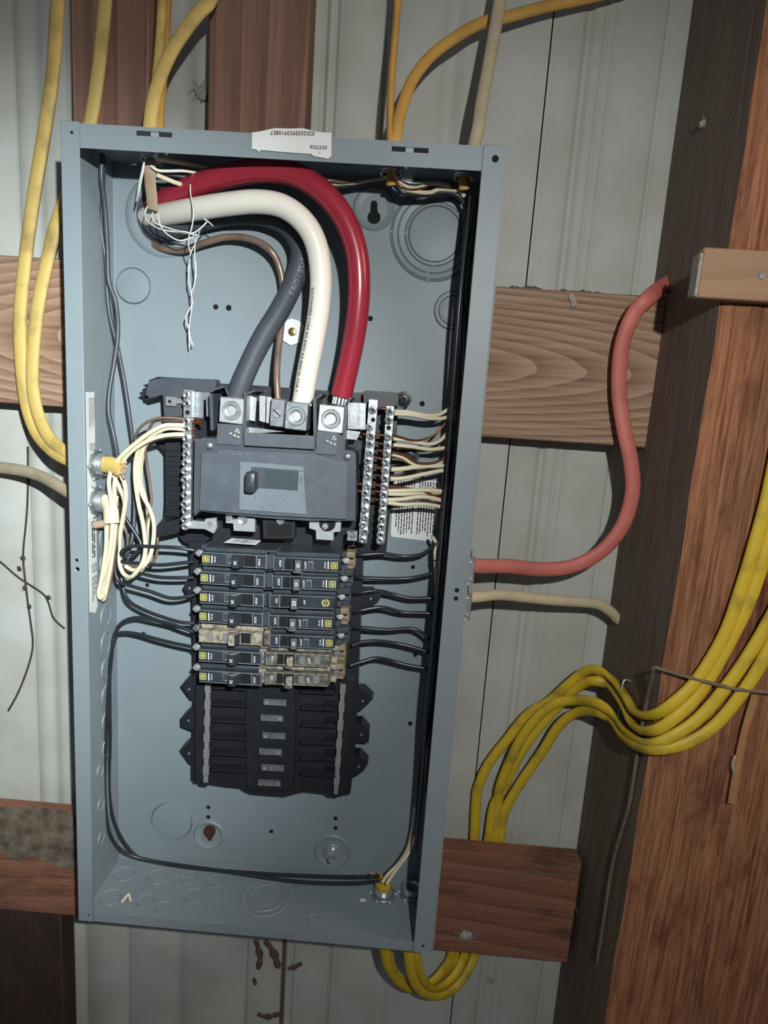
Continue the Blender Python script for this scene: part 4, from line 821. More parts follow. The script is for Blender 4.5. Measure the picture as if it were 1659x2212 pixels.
rb = [[(-60, 205), (0, 215), (200, 203), (400, 230), (550, 218), (640, 175), (700, 120), (740, 60)], [(-60, 425), (0, 432), (200, 442), (450, 440), (670, 395), (760, 340)], [(-60, 585), (0, 575), (150, 558), (300, 590), (470, 630), (660, 630), (760, 650)], [(-60, 765), (0, 745), (200, 718), (400, 765), (650, 775), (740, 800)],
      [(-60, 915), (0, 912), (250, 932), (450, 920), (550, 942), (640, 1015), (700, 1120)], [(-90, 1085), (0, 1052), (150, 1040), (330, 1062), (500, 1100), (650, 1152), (720, 1230)], [(-110, 1275), (0, 1240), (150, 1203), (300, 1232), (450, 1272), (640, 1312), (700, 1400)]]
for i, pp in enumerate(rb):
    cable('branch_wire', [C8(a, b, .050 + .012 * min(1, j / 3)) for j, (a, b) in enumerate(pp)], .0020, 'black_ins', '%s black wire leaving the right breaker bank%s' % (nth[i], '' if i else ', curving up'), 'wire', GBR)
# the dark bundle tied along the right wall
rnd = random.Random(12); bm_ = ['black_ins', 'charcoal_ins', 'black_ins', 'copper_old', 'cream_ins', 'black_ins', 'charcoal_ins', 'black_ins', 'copper_old', 'black_ins', 'cream_ins', 'black_ins']
for i in range(12):
    x0 = .1575 + (i % 6) * .0033; y0 = .040 + (i // 6) * .018 + rnd.uniform(-.004, .004); pts_ = []
    zt_, zb_ = (.352 - rnd.uniform(0, .012), -.10 - rnd.uniform(0, .20)) if i % 3 else (.350, -.29)
    nn_ = 8
    for j in range(nn_ + 1):
        t = j / nn_; pts_.append(Vector((x0 + rnd.uniform(-.002, .002), y0 + rnd.uniform(-.006, .006), zt_ + (zb_ - zt_) * t)))
    cable('bundle_wire', pts_, .0019 if bm_[i] != 'copper_old' else .0012, bm_[i], {'black_ins': 'black wire', 'charcoal_ins': 'charcoal wire', 'copper_old': 'bare copper wire', 'cream_ins': 'pale wire'}[bm_[i]] + ' in the dark bundle by the right wall, %s in the %s row' % (nth[i % 6] if i % 6 else 'first', 'front' if i < 6 else 'back'), 'wire', {'black_ins': 'black wires', 'charcoal_ins': 'charcoal wires', 'copper_old': 'bare copper wires', 'cream_ins': 'pale wires'}[bm_[i]] + ' of the right wall bundle')
cable('branch_wire', [C8(*p) for p in ((680, 40, .06), (695, 60, .055), (715, 90, .055), (760, 80, .058))], .0018, CI, 'pale wire stub curling at the corner of the warning label', 'wire')
cable('branch_wire', [C8(*p) for p in ((790, 20, .06), (745, 110, .056), (712, 170, .054), (712, 260, .054), (718, 380, .056), (725, 500, .058), (750, 575, .06))], .0021, CI, 'pale wire bent down beside the black wires at the right', 'wire')
cable('wire_tie', [C8(*p) for p in ((690, 268, .05), (720, 266, .049), (755, 268, .052))], .0006, 'black_ins', 'thin dark twist round the bent pale wire', 'tie')
for i, (a, b) in enumerate(((748, 580), (806, 578), (793, 658))):
    q = P(*C8(a, b), .045); obj('wire_end', MB().lathe([(.0001, .003), (.0014, .002), (.0019, -.006)], q, (-.2, -1, .1), 10), CI, label='cut pale wire end glinting in the dark right bundle, ' + ('left of the upper pair', 'right of the upper pair', 'lower single one')[i], cat='wire', group='cut wire ends at the right wall')
# lower right: wires from the bottom clamp
CD = crop(560, 1700, 2.765)
wire([(760, 580, .052), (800, 520, .056), (860, 440, .06), (900, 380, .064), (930, 300, .066), (950, 180, .066)], 'pale wire rising from the bottom clamp, right one', CI, C_=CD, group='pale wires of the bottom clamp')
wire([(735, 570, .054), (770, 520, .058), (840, 450, .063), (890, 370, .068), (915, 250, .07), (930, 120, .07)], 'pale wire rising from the bottom clamp, left one', CI, C_=CD, group='pale wires of the bottom clamp')
wire([(730, 560, .056), (790, 500, .06), (850, 420, .066), (890, 340, .072), (915, 220, .074)], 'bare copper wire rising from the bottom clamp', 'copper_old', C_=CD, group=None, r=.0013)
# top right: wires from the top clamp to the right corner
CE = crop(700, 330, 4.608)
for i, (pp, mt, lb_) in enumerate(((((700, 200, .045), (740, 270, .044), (830, 335, .046), (950, 330, .05), (1080, 300, .054), (1250, 330, .058)), CI, 'pale wire from the top clamp, upper'), (((690, 230, .046), (760, 330, .046), (880, 365, .05), (1000, 345, .054), (1120, 305, .058), (1300, 350, .06)), 'copper', 'bare copper wire from the top clamp'),
                                 (((690, 240, .05), (780, 350, .05), (930, 390, .054), (1060, 395, .058), (1150, 365, .06), (1340, 380, .062), (1400, 440, .062)), CI, 'pale wire from the top clamp, lower'), (((680, 240, .052), (780, 390, .052), (920, 412, .056), (1080, 415, .06), (1200, 395, .062), (1330, 420, .064), (1400, 520, .064)), 'black_ins', 'black wire from the top clamp to the right corner'),
                                 (((640, 230, .052), (700, 370, .054), (830, 405, .058), (980, 425, .062), (1150, 415, .064), (1300, 410, .066), (1380, 480, .066)), 'black_ins', 'second black wire from the top clamp to the right corner'),
                                 (((780, 275, .04), (850, 298, .04), (930, 302, .042), (1000, 290, .046)), 'steel', 'shiny wire by the top clamp'))):
    cable('branch_wire', [CE(*p) for p in pp], .0019 if mt not in ('copper', 'steel') else .0010, mt, lb_, 'wire', 'wires along the top right corner')
for i, pp in enumerate((((-20, 285, .05), (60, 275, .05), (200, 290, .055), (400, 265, .06), (600, 235, .055), (690, 215, .05)), ((-20, 300, .055), (100, 310, .056), (300, 300, .06), (500, 262, .06), (680, 235, .055)), ((0, 320, .06), (120, 335, .06), (320, 312, .064), (560, 268, .062), (670, 250, .056)))):
    cable('branch_wire', [CE(*p) for p in pp], .0017, ('copper_old', CI, 'charcoal_ins')[i], ('bare copper', 'pale', 'charcoal')[i] + ' wire running left from the top clamp behind the red cable', 'wire', None)
# wires from the upper left clamp
CF = crop(200, 340, 6.381)
for i, (pp, mt, rr, lb_) in enumerate((
        (((860, 10, .04), (1000, 40, .045), (1250, 80, .052), (1500, 130, .058), (1800, 190, .062)), CI, .0019, 'pale wire from the upper left clamp, topmost'),
        (((810, 120, .036), (860, 160, .036), (930, 185, .038), (1080, 188, .042), (1240, 186, .046), (1400, 205, .05), (1600, 240, .055)), 'white_ins', .0013, 'thin bright wire from the upper left clamp'),
        (((880, 240, .04), (1000, 290, .045), (1150, 350, .05), (1300, 395, .056), (1420, 420, .06)), CI, .0020, 'pale wire from the upper left clamp, lowest'),
        (((870, 200, .044), (1050, 235, .05), (1250, 265, .056), (1500, 280, .06)), 'charcoal_ins', .0016, 'charcoal wire from the upper left clamp'))):
    cable('branch_wire', [CF(*p) for p in pp], rr, mt, lb_, 'wire', 'wires from the upper left clamp')
pk = path([CF(800, 20, .042), CF(790, 150, .040), CF(795, 350, .044), CF(815, 550, .050), CF(825, 715, .056)])
obj('kraft_strip', MB().tube(pk, .004, 10, flat=(.0052, .0012)), 'kraft', label='strip of tan kraft paper hanging from the upper left clamp', cat='paper')
obj('paper_shred', MB().tube(path([CF(720, 0, .03), CF(690, 180, .032), CF(660, 320, .036), CF(630, 480, .042), CF(598, 610, .05)]), .001, 6, flat=(.0011, .0004), taper=lambda t: .5 + math.sin(t * 3.1) * .8), 'label', label='thin white plastic shred hanging left of the kraft strip', cat='scrap')
# nylon filler threads
th = [[(760, 670, .055), (725, 760, .055), (740, 850, .05), (850, 950, .046), (1000, 1005, .042), (1200, 1030, .04), (1370, 1045, .038), (1480, 985, .038), (1575, 890, .040)], [(830, 760, .05), (820, 820, .045), (880, 910, .042), (1050, 975, .040), (1180, 1015, .038), (1300, 1030, .037), (1420, 1080, .037)],
      [(905, 780, .045), (920, 890, .042), (980, 1010, .04), (1090, 1100, .04), (1200, 1145, .04), (1330, 1120, .04), (1440, 1060, .04)], [(1350, 370, .034), (1350, 500, .036), (1390, 760, .026), (1370, 950, .026), (1320, 1130, .03), (1330, 1250, .036), (1360, 1330, .04)],
      [(1535, 845, .040), (1600, 890, .042), (1660, 945, .046)], [(1480, 1000, .042), (1430, 1150, .05), (1350, 1330, .055), (1325, 1500, .058), (1330, 1750, .06)], [(1420, 1040, .042), (1410, 1230, .05), (1410, 1400, .054), (1430, 1650, .056)]]
tl = ['thickest white thread, slung under the white cable start', 'white thread close under the white cable start', 'white thread in the lowest loop under the white cable start', 'long white thread falling across the red and white cables', 'short stiff white thread end sticking out right of the tangle', 'faint white thread trailing left below the tangle', 'white thread trailing straight below the tangle']
for t_, l_ in zip(th, tl): cable('filler_thread', [CF(*p) for p in t_], .0006, 'thread', l_, 'thread', 'white filler threads', n=5)
CG = crop(200, 300, 3.318)
cable('filler_thread', [CG(*p) for p in ((738, 880, .056), (740, 970, .056), (725, 1060, .058), (708, 1110, .06), (715, 1180, .06), (690, 1230, .062), (668, 1290, .064), (690, 1360, .066), (700, 1430, .068), (720, 1480, .07))], .0007, 'thread', 'long white thread hanging straight down, twisted', 'thread', 'hanging threads', n=5)
cable('filler_thread', [CG(*p) for p in ((695, 900, .058), (690, 1000, .06), (708, 1110, .061), (712, 1200, .062), (695, 1320, .064), (690, 1400, .066), (695, 1500, .07))], .0006, 'thread', 'paler white thread hanging beside the twisted one', 'thread', 'hanging threads', n=5)

# ================================================================== CABLE CLAMPS
def clamp(c, axis, r, label, screw=True, name='cable_clamp', inside=True):
    ax = Vector(axis).normalized(); root = empty(name, c, label, 'clamp')
    obj('locknut', MB().lathe([(r * .8, .0026), (r * 1.12, .0026), (r * 1.2, .0018), (r * 1.2, .0006), (r * 1.12, 0)], c, ax, 24, closed=False), 'steel_dull', root)
    obj('threaded_neck', MB().lathe([(r * .74, .0100), (r * .86, .0100), (r * .80, .0085), (r * .88, .0072), (r * .80, .0058), (r * .88, .0045), (r * .82, .0025), (r * .82, 0)], c, ax, 24, closed=False), 'steel', root)
    u = ax.orthogonal().normalized(); w_ = ax.cross(u)
    for i in range(6):
        t = i * math.pi / 3 + .3; d = u * math.cos(t) + w_ * math.sin(t); q = c + d * r * 1.22 + ax * .0014
        obj('lobe', MB().box(q - Vector((.0018,) * 3), q + Vector((.0018,) * 3), .0007), 'steel', root)
    return root
xw = -W2 + .0015
cu_ = Vector((xw, .050, PX(207, 1003, xw).z)); cl_ = Vector((xw, .050, PX(207, 1083, xw).z))
cu_ = Vector((xw, PX(206, 1003, xw).y, PX(206, 1003, xw).z)); cl_ = Vector((xw, PX(207, 1083, xw).y, PX(207, 1083, xw).z))
clamp(cu_, (1, 0, 0), .0122, 'steel cable clamp in the left wall holding the yellow cable stub')
clamp(cl_, (1, 0, 0), .0122, 'steel cable clamp in the left wall, below the one with the yellow stub')
st = empty('cable_stub', cu_ + Vector((.01, 0, 0)), 'torn yellow cable jacket sticking out of the upper left clamp', 'cable')
pp = [cu_, cu_ + Vector((.010, -.002, .0008)), cu_ + Vector((.020, -.006, .001)), cu_ + Vector((.030, -.010, -.001))]
obj('jacket', MB().tube(spline(pp, 4), .008, 14, flat=(.0082, .0058)), 'yellow_pale', st)
rnd = random.Random(2); mb = MB(); e = pp[-1]
for i in range(9): mb.tube([e + Vector((-.004, rnd.uniform(-.004, .004), rnd.uniform(-.006, .006))), e + Vector((rnd.uniform(.002, .006), rnd.uniform(-.005, .003), rnd.uniform(-.009, .008)))], .0012, 5)
obj('torn_edge', mb, 'kraft', st)
pp = [cl_, cl_ + Vector((.010, -.002, .001)), cl_ + Vector((.018, -.008, -.004)), cl_ + Vector((.021, -.012, -.018))]
obj('cable_stub', MB().tube(spline(pp, 4), .007, 14, flat=(.0075, .0055)), CI, label='stripped ivory cable bending down out of the lower left clamp', cat='cable')
pc = P(*CA(800, 1225), .034)
obj('wire_nub', MB().tube([pc + Vector((-.006, 0, -.0015)), pc, pc + Vector((.006, .002, .0015))], .0036, 12), 'kraft', label='cut tan paper nub curling beside the lower left clamp', cat='scrap')
zt_ = H2 - .0015
for (px, lb_, mt, lab2) in ((326, 'steel cable clamp in the top wall at its left end', 'yellow_pale', None), (848, 'steel cable clamp in the top wall above the keyhole', 'yellow_warm', 'yellow cable end poking down through the middle top clamp'), (1008, 'steel cable clamp in the top wall at its right end', 'yellow_warm', 'yellow cable end poking down through the right top clamp')):
    q = P(px, 320, .045); c = Vector((q.x, .045, zt_)); clamp(c, (0, 0, -1), .0110, lb_)
    if lab2: obj('cable_stub', MB().tube([c + Vector((0, 0, -.001)), c + Vector((0, .002, -.010)), c + Vector((.001, .005, -.017))], .006, 12, flat=(.0046, .0032)), mt, label=lab2, cat='cable')
q = PZ(828, 1932, -H2 + .0015); cbt = Vector((q.x, q.y, -H2 + .0015)); clamp(cbt, (0, 0, 1), .0115, 'steel cable clamp in the bottom wall with a torn yellow cable')
q2 = PZ(888, 1930, -H2 + .0015); cbt2 = Vector((min(q2.x, .163), q2.y, -H2 + .0015)); clamp(cbt2, (0, 0, 1), .0115, 'steel cable clamp in the shadowed bottom right corner')
st = empty('cable_stub', cbt, 'torn yellow cable jacket standing up out of the bottom clamp', 'cable')
obj('jacket', MB().tube(spline([cbt, cbt + Vector((0, 0, .010)), cbt + Vector((-.003, .002, .018))], 4), .008, 14, flat=(.0090, .0065), taper=lambda t: .75 + .35 * t), 'yellow', st)
mb = MB(); e = cbt + Vector((-.003, .002, .017))
for i in range(12): mb.tube([e + Vector((rnd.uniform(-.007, .007), rnd.uniform(-.004, .004), -.002)), e + Vector((rnd.uniform(-.017, .010), rnd.uniform(-.008, .004), rnd.uniform(.000, .010)))], .0014, 5, taper=lambda t: 1.2 - t * .8)
obj('torn_edge', mb, 'yellow', st)
# clamps outside the right wall
xr = W2
for (px, py, lb_) in ((1017, 1222, 'flat steel clamp outside the right wall gripping the red cable'), (1009, 1297, 'flat steel clamp outside the right wall gripping the ivory cable')):
    c = Vector((xr, .045, P(px, py, .040).z)); root = empty('strap_clamp', c, lb_, 'clamp')
    obj('clamp_neck', MB().cyl(c, c + Vector((.008, 0, 0)), .011, 20), 'steel_dull', root)
    obj('clamp_strap', MB().box(c + Vector((.002, -.024, -.0135)), c + Vector((.0095, -.0205, .0135)), .0012), 'steel', root)
    obj('clamp_strap', MB().box(c + Vector((.002, .008, -.0125)), c + Vector((.0095, .011, .0125)), .0012), 'steel_dull', root)
    for s_ in (-1, 1):
        qq = c + Vector((.0060, -.0242, s_ * .0105)); obj('clamp_screw', MB().lathe([(.0001, .0016), (.0016, .0016), (.0026, .0024), (.0034, .0010), (.0036, 0)], qq, (0, -1, 0), 12), 'steel', root)

# ================================================================== OUTSIDE CABLES
GY = 'pale yellow cables at the upper left'
f1 = (.0066, .0034)
cable('sheathed_cable', [(129, -60, .097), (125, 0, .097), (116, 140, .097), (98, 270, .097), (78, 390, .095), (62, 500, .086), (50, 600, .078), (43, 690, .078), (46, 790, .080), (56, 870, .082), (76, 930, .078), (106, 968, .068), (140, 990, .058), (175, 1000, .052)], 0, 'yellow_pale', 'pale yellow cable at the far left, sweeping in to the left wall', group=GY, flat=f1, n=14)
cable('sheathed_cable', [(234, -60, .0965), (228, 0, .0965), (216, 125, .0965), (196, 260, .0965), (165, 370, .0955), (123, 479, .090), (103, 560, .084), (86, 640, .078), (76, 710, .078), (70, 790, .079), (72, 845, .079), (84, 900, .076), (106, 945, .068), (140, 976, .058), (175, 996, .052)], 0, 'yellow_pale', 'pale yellow cable second from the left, passing behind the box corner', group=GY, flat=f1, n=14)
cable('sheathed_cable', [(-60, 1004, .105), (0, 1010, .10), (50, 1017, .09), (90, 1030, .078), (120, 1046, .066), (150, 1064, .056), (180, 1075, .05)], 0, 'grey_jacket', 'dirty white cable entering the left wall below the yellow pair', flat=(.0062, .0042), n=14)
zc = H2 + .0003
tq = [P(326, 320, .045), P(848, 320, .045), P(1008, 320, .045)]
for i, (pp, mt, lb_, fl, dx) in enumerate((
        ([(475, -60, .06), (455, 0, .06), (432, 25, .058), (404, 60, .056), (370, 112, .053), (345, 170, .05), (329, 230, .047)], 'yellow_pale', 'pale yellow cable leaning left down to the upper left clamp', (.0062, .0034), -.002),
        ([(352, -60, .075), (350, 0, .072), (346, 80, .066), (340, 150, .06), (334, 215, .054)], 'yellow_pale', 'pale yellow cable straight down behind the leaning one, left', (.0042, .003), .002),
        ([(364, -60, .08), (361, 0, .078), (357, 90, .072), (352, 170, .064), (346, 230, .056)], 'yellow_warm', 'pale yellow cable straight down behind the leaning one, right', (.0040, .003), .005))):
    c = Vector((tq[0].x + dx, .045 + .003 * i, zc)); cable('sheathed_cable', [*pp, c + Vector((0, 0, .006)), c + Vector((0, 0, -.004))], 0, mt, lb_, flat=fl, n=14, group='cables into the upper left clamp')
for i, (pp, mt, lb_, fl, dx) in enumerate((
        ([(862, -60, .085), (859, 0, .083), (854, 70, .078), (847, 150, .07), (843, 230, .058)], 'yellow_warm', 'ochre cable dropping straight to the middle top clamp', (.0034, .0056), -.002),
        ([(1400, -39, .115), (1300, -12, .110), (1180, 14, .105), (1090, 38, .098), (1040, 50, .092), (985, 80, .086), (930, 122, .078), (890, 175, .068), (868, 235, .056), (858, 275, .048)], 'yellow_warm', 'ochre cable curving in from the upper right to the middle top clamp', (.0052, .0036), .002))):
    c = Vector((tq[1].x + dx, .045 + .003 * i, zc)); cable('sheathed_cable', [*pp, c + Vector((0, 0, .006)), c + Vector((0, 0, -.004))], 0, mt, lb_, flat=fl, n=14, group='ochre cables into the middle top clamp')
c = Vector((P(1030, 312, .045).x - .004, .047, zc))
cable('sheathed_cable', [(1090, -60, .075), (1080, 0, .072), (1070, 60, .068), (1054, 150, .062), (1040, 225, .054), (1033, 275, .049), c + Vector((0, 0, .005)), c + Vector((0, 0, -.004))], 0, 'grey_jacket', 'grimy straw-coloured cable into the right end of the top wall', flat=(.0056, .0034), n=14)
cable('sheathed_cable', [Vector((W2 + .002, .045, P(1017, 1222, .040).z)), (1040, 1223, .050), (1100, 1223, .058), (1170, 1230, .066), (1240, 1222, .070), (1300, 1190, .072), (1345, 1135, .070), (1366, 1065, .068), (1363, 1000, .068), (1347, 920, .070), (1337, 840, .072), (1343, 750, .070), (1368, 680, .066), (1405, 640, .064), PX(1440, 614, .3565), PX(1440, 614, .3565) + Vector((.012, 0, .006))], 0, 'red_jacket', 'faded red cable looping from the right wall up to the post', flat=(.0074, .0042), n=16)
qe = PX(1336, 1338, .3565)
cable('sheathed_cable', [Vector((W2 + .002, .045, P(1009, 1297, .040).z)), (1035, 1289, .050), (1080, 1285, .058), (1140, 1291, .068), (1200, 1297, .076), (1260, 1301, .084), (1295, 1306, .09), (1320, 1322, .096), qe, qe + Vector((.01, .002, -.004))], 0, 'white_jacket', 'ivory cable running from the right wall into the post', flat=(.0056, .0042), n=14)
CH = crop(950, 1050, 2.34); GY2 = 'yellow cables stapled to the post'
ya = [
    [(1720, -250, -.034), (1659, 50, -.034), (1605, 250, -.034), (1530, 500, -.034), (1440, 750, -.034), (1300, 980, -.034), (1150, 1120, -.034), (1060, 1160, -.033), (985, 1140, -.012), (940, 1065, .02), (880, 985, .06), (800, 932, .085), (730, 940, .098), (640, 1012, .105), (560, 1082, .110), (450, 1150, .114), (350, 1270, .116), (250, 1400, .117), (195, 1521, .118)],
    [(1760, -260, -.033), (1710, 50, -.033), (1659, 290, -.033), (1560, 590, -.033), (1430, 850, -.033), (1300, 1060, -.033), (1150, 1200, -.033), (1050, 1240, -.032), (975, 1205, -.010), (930, 1110, .02), (860, 1015, .06), (780, 985, .085), (700, 1015, .098), (620, 1092, .105), (500, 1225, .112), (400, 1365, .116), (325, 1521, .119)],
    [(1760, 500, -.034), (1659, 690, -.034), (1560, 855, -.034), (1450, 1010, -.034), (1300, 1180, -.034), (1130, 1288, -.034), (1030, 1300, -.033), (945, 1245, -.010), (890, 1172, .025), (800, 1100, .065), (680, 1082, .09), (560, 1112, .10), (440, 1232, .106), (360, 1380, .112), (305, 1521, .116)],
    [(1760, 640, -.033), (1659, 830, -.033), (1560, 1000, -.033), (1400, 1200, -.033), (1250, 1298, -.033), (1100, 1330, -.033), (1000, 1318, -.030), (925, 1265, -.006), (870, 1185, .03), (790, 1140, .07), (690, 1145, .094), (600, 1215, .104), (520, 1340, .112), (395, 1521, .118)]]
yl = ['uppermost yellow cable of the four on the post', 'second yellow cable of the four on the post', 'third yellow cable of the four on the post', 'lowest yellow cable of the four on the post']
CI6 = crop(1059, 1600, 2.765)
tails = [[(-55, 300), (-82, 440), (-100, 590)], [(95, 250), (40, 400), (10, 590)], [(75, 200), (55, 400), (45, 600)], [(105, 350), (70, 450), (62, 600)]]
tails = [[(1028, 1740, .119), (1024, 1815, .119), (1016, 1880, .119)], [(1066, 1745, .120), (1055, 1815, .120), (1040, 1880, .120)], [(1076, 1735, .119), (1070, 1815, .119), (1062, 1880, .119)], [(1090, 1755, .120), (1080, 1815, .120), (1074, 1880, .120)]]
def on_post(p):
    q = CH(*p)
    if 845 < p[0] < 1065:
        v = PX(q[0], q[1], .3525 - .004 * min(1, (1065 - p[0]) / 60)); v.y = max(v.y, -.034 + .0001 * (1065 - p[0])); return v
    return q
for i in range(4): cable('sheathed_cable', [on_post(p) for p in ya[i]] + tails[i], 0, 'yellow', yl[i], group=GY2, flat=(.0058, .0036), n=14)
GL = 'yellow cables looping under the box'
lp = [[(1150, 960, .119), (1140, 1030, .118), (1060, 1140, .110), (970, 1195, .100), (900, 1205, .090), (830, 1160, .078), (775, 1080, .066), (752, 1000, .058), (745, 930, .052)], [(1285, 960, .119), (1280, 1030, .117), (1215, 1150, .104), (1120, 1235, .092), (1025, 1250, .08), (945, 1200, .068), (905, 1100, .058), (893, 1010, .052), (888, 930, .05)],
      [(1235, 960, .120), (1220, 1030, .119), (1170, 1120, .110), (1100, 1185, .100), (1030, 1205, .088), (975, 1150, .074), (945, 1060, .062), (933, 990, .056), (925, 930, .054)], [(1170, 965, .121), (1160, 1040, .120), (1090, 1120, .114), (1000, 1180, .104), (920, 1190, .094), (850, 1150, .084), (795, 1080, .074), (772, 1000, .066), (765, 930, .06)]]
ll = ['outermost left yellow loop under the box', 'lowest yellow loop under the box', 'inner yellow loop under the right corner of the box', 'inner left yellow loop under the box']
for i in range(4): cable('sheathed_cable', [CD(*p) for p in lp[i]], 0, 'yellow', ll[i], group=GL, flat=(.0056, .0034), n=14)
# staples on the post
for (a, b, y_, lb_) in ((925, 1040, .022, 'steel cable staple over the two upper yellow cables'), (905, 1185, .018, 'steel cable staple over the two lower yellow cables')):
    c = P(*CH(a, b), y_); mb = MB(); d = Vector((0, .3, .95)).normalized()
    c = PX(*CH(a, b), .3485); e1 = c + Vector((0, .003, .010)); e2 = c + Vector((0, -.003, -.010))
    mb.tube(spline([Vector((.357, e1.y, e1.z)), e1 + Vector((.001, 0, .001)), c + Vector((-.001, 0, 0)), e2 + Vector((.001, 0, -.001)), Vector((.357, e2.y, e2.z))], 5), .0011, 8)
    obj('cable_staple', mb, 'steel_dull', label=lb_, cat='staple')

# ================================================================== CORDS, VINES, DEBRIS
def on_side(px, py):
    v = PX(px, py, .3538); v.y = max(v.y, -.029); return v
cable('cord', [Vector(P(1412, 1443, -.0285)), on_side(1398, 1510), on_side(1384, 1585), on_side(1377, 1625), on_side(1359, 1737), on_side(1334, 1824), on_side(1319, 1889), on_side(1307, 1969), on_side(1290, 2077)], .0019, 'cord', 'grey cord hanging down along the front edge of the post', 'cord', n=8)
cable('cord', [(1414, 1441, -.029), (1460, 1455, -.034), (1500, 1466, -.036), (1545, 1478, -.038), (1600, 1490, -.036), (1700, 1498, -.034)], .0017, 'cord', 'thin brown cord crossing the post under the yellow cables', 'cord', n=8)
cable('splinter', [(1632, 1500, -.030), (1612, 1570, -.030), (1596, 1640, -.029), (1580, 1735, -.028)], 0, 'splinter', 'long pale splinter lifting along the crack in the post', 'splinter', flat=(.0035, .0012), n=8)
cable('fluff_strand', [CI6(1462, 90, -.03), CI6(1448, 140, -.03), CI6(1455, 190, -.029), CI6(1468, 205, -.028)], .0014, 'web', 'short whitish strand stuck beside the crack in the post', 'debris', n=6)
cable('string', [(955, 1876, .0885), (1010, 1882, .0885), (1100, 1889, .0885), (1200, 1889, .0885), (1224, 1898, .0885), (1238, 1935, .094), (1250, 1985, .10), (1263, 2020, .11)], .0009, 'cord', 'thin string draped along the lower board and down its end', 'string', n=6)
def tuft(c, r, label, material='web', seed=1, n=26, name='cobweb_tuft', cat='cobweb', flat=.35):
    rs = random.Random(seed); mb = MB(); c = Vector(c)
    mb.lathe([(r * .1, r * flat), (r * .4, r * flat * .8), (r * .6, r * flat * .3), (r * .5, -.0002)], c, (0, -1, 0), 9)
    mb.v = [v + Vector((rs.uniform(-1, 1), rs.uniform(-.5, .5), rs.uniform(-1, 1))) * r * .12 for v in mb.v]
    for i in range(n):
        a = rs.uniform(0, 6.28); l = r * rs.uniform(.5, 1.3); d = Vector((math.cos(a), -rs.uniform(0, .3), math.sin(a)))
        p0 = c + d * r * .2; p1 = c + d * l * .6 + Vector((rs.uniform(-1, 1), -.3, rs.uniform(-1, 1))) * r * .25; p2 = c + d * l
        mb.tube([p0, p1, p2], r * .022, 4)
    return obj(name, mb, material, label=label, cat=cat, kind=None)
tuft(P(440, 200, .127), .012, 'ragged grey cobweb tuft on the siding left of the brown upright board', seed=2)
tuft(P(1005, 2020, .0885), .013, 'pale cobweb clot on the lower board near the box corner', seed=3)
tuft(P(1245, 2040, .120), .014, 'dull round cobweb clot hanging at the end of the string', seed=4)
tuft(P(1063, 2117, .128), .006, 'small white cobweb spot on the siding below the lower board', seed=5)
tuft(PX(1519, 268, .3545), .006, 'small white cocoon on the shaded side of the post, upper right', seed=6)
tuft(P(1530, 1928, -.014), .006, 'small pale chip stuck low on the front of the post', seed=7)
def debris_row(x0, y0, x1, y1, yd, label, seed, n=16, s=.004, name='dirt_crumbs', mt='mud'):
    rs = random.Random(seed); mb = MB()
    for i in range(n):
        t = i / (n - 1); q = P(x0 + (x1 - x0) * t, y0 + (y1 - y0) * t, yd) + Vector((0, rs.uniform(-.002, .006), 0)); k = s * rs.uniform(.5, 1.3)
        mb.box(q - Vector((k, k * .6, k * .5)), q + Vector((k, k * .6, k * .6)), k * .3, rot=Matrix.Rotation(rs.uniform(-.5, .5), 3, 'Y'))
    return obj(name, mb, mt, label=label, cat='debris', kind='stuff')
debris_row(1078, 632, 1165, 628, .097, 'crumbs of old nest on the pine board beside the box', 1, 34, .0052)
debris_row(1215, 634, 1300, 640, .097, 'crumbs of old nest on the pine board near its middle', 2, 26, .0045)
cable('leaf_scrap', [(1232, 636, .088), (1239, 650, .0875), (1240, 662, .0878)], 0, 'web', 'dry leaf scrap hanging over the pine board top edge', 'debris', flat=(.0028, .0008), n=8)
# dead vine on the left siding, lower rusty streak
cable('vine_stem', [(60, 965, .1285), (60, 1060, .128), (57, 1120, .127), (50, 1195, .127), (53, 1240, .126), (60, 1300, .126), (67, 1350, .126), (71, 1390, .127), (64, 1430, .127), (42, 1490, .127), (18, 1535, .128)], .0012, 'vine', 'dead vine stem running down the siding at the far left', 'vine', n=6)
cable('vine_stem', [(-20, 1204, .128), (0, 1213, .127), (40, 1247, .126), (90, 1280, .126), (104, 1300, .127), (116, 1335, .127), (140, 1358, .127)], .0010, 'vine', 'dead vine tendril curving across the siding to the box', 'vine', n=6)
for i, (a, b) in enumerate(((50, 1205), (42, 1228), (55, 1270), (64, 1310), (105, 1290))): tuft(P(a, b, .126), .0045, 'dry leaf crumb on the dead vine, ' + ('topmost', 'second from the top', 'third from the top', 'lowest', 'on the side tendril')[i], 'vine', 10 + i, 8, 'leaf_crumb', 'leaf')['group'] = 'leaf crumbs on the vine'
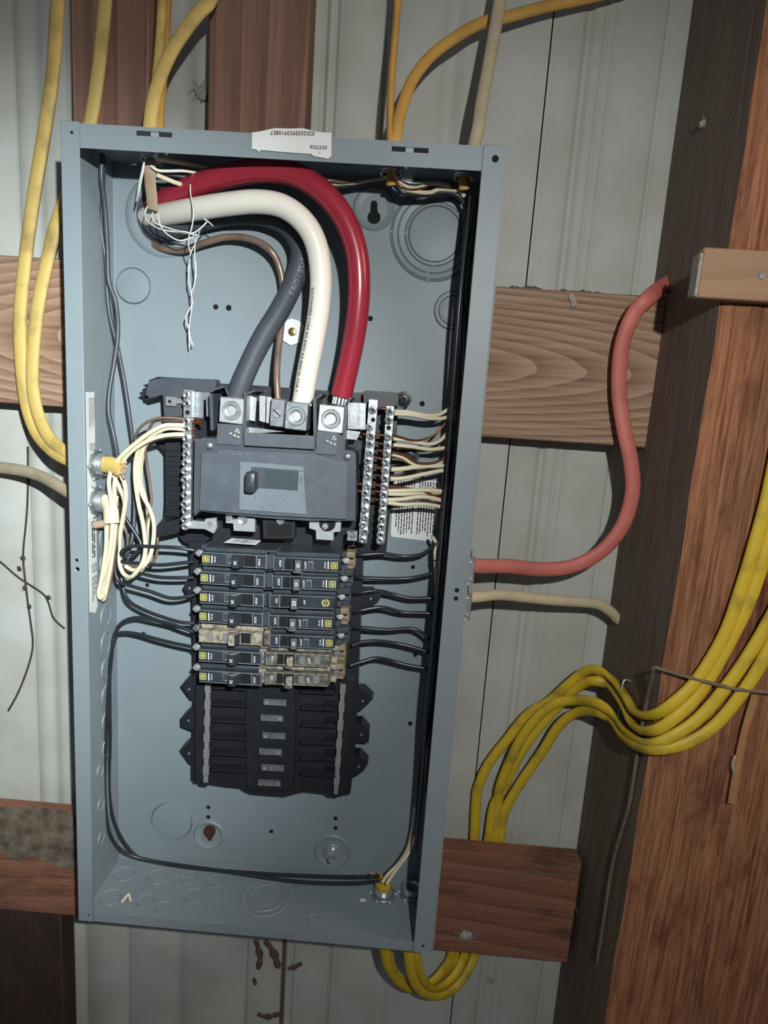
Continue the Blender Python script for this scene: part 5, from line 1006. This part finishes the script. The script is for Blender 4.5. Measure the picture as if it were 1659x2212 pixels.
for i, (pp, wd, lb_) in enumerate(((((552, 2030), (558, 2050), (562, 2072), (557, 2094)), .0040, 'brown mud smear below the box, left of the rusty seam'), (((572, 2032), (588, 2052), (597, 2075), (601, 2092)), .0048, 'wide brown mud smear below the box, against the rusty seam'),
                                 (((622, 2093), (636, 2089), (652, 2080)), .0034, 'short brown mud smear right of the rusty seam'), (((556, 2190), (572, 2196), (590, 2194), (606, 2188)), .0040, 'brown mud smear at the foot of the rusty seam'), (((548, 2112), (552, 2128)), .0026, 'small brown mud spot left of the rusty seam'))):
    obj('mud_smear', MB().tube(path([(a, b, YS - .0004) for a, b in pp], per=5), 0, 10, flat=(wd, .0012), taper=lambda t: .35 + .9 * math.sin(.3 + t * 2.5) * (.8 + .3 * math.sin(t * 17))), 'smear', label=lb_, cat='mud', group='mud smears below the box')
obj('rust_line', MB().box((.0070, YS + .0025, -.72), (.0140, YS + .0035, -.50)), 'smear', wall, label='rusty brown seam')
sc = PZ(272, 1945, -H2 + .0016)
obj('wire_scrap', MB().tube([sc + Vector((-.003, -.004, .001)), sc + Vector((.002, .003, .006))], .0014, 6).tube([sc + Vector((.002, .003, .006)), sc + Vector((.006, -.002, .001))], .0012, 6), CI, label='snipped cream insulation scrap lying on the box bottom', cat='scrap')
sc = PZ(785, 1945, -H2 + .0016)
obj('paper_chip', MB().box(sc + Vector((-.004, -.002, 0)), sc + Vector((.003, .002, .0008)), .0003), 'label', label='tiny white chip lying on the box bottom near the clamp', cat='scrap')
for i, (a, b) in enumerate(((1018, 690), (1030, 745), (1345, 210), (1500, 640), (965, 480))):
    q = P(*CI6(a, b), -.016 if b < 900 else -.01); rs = random.Random(i)
    obj('wood_chip', MB().box(q + Vector((-.002, -.001, -.004)), q + Vector((.002, .001, .004)), .0004, rot=Matrix.Rotation(rs.uniform(-1, 1), 3, 'Y')), 'splinter', label='small pale wood chip on the post front, ' + ('left one of the middle pair', 'right one of the middle pair', 'uppermost, by the crack', 'far right', 'lowest')[i], cat='debris', group='chips on the post')
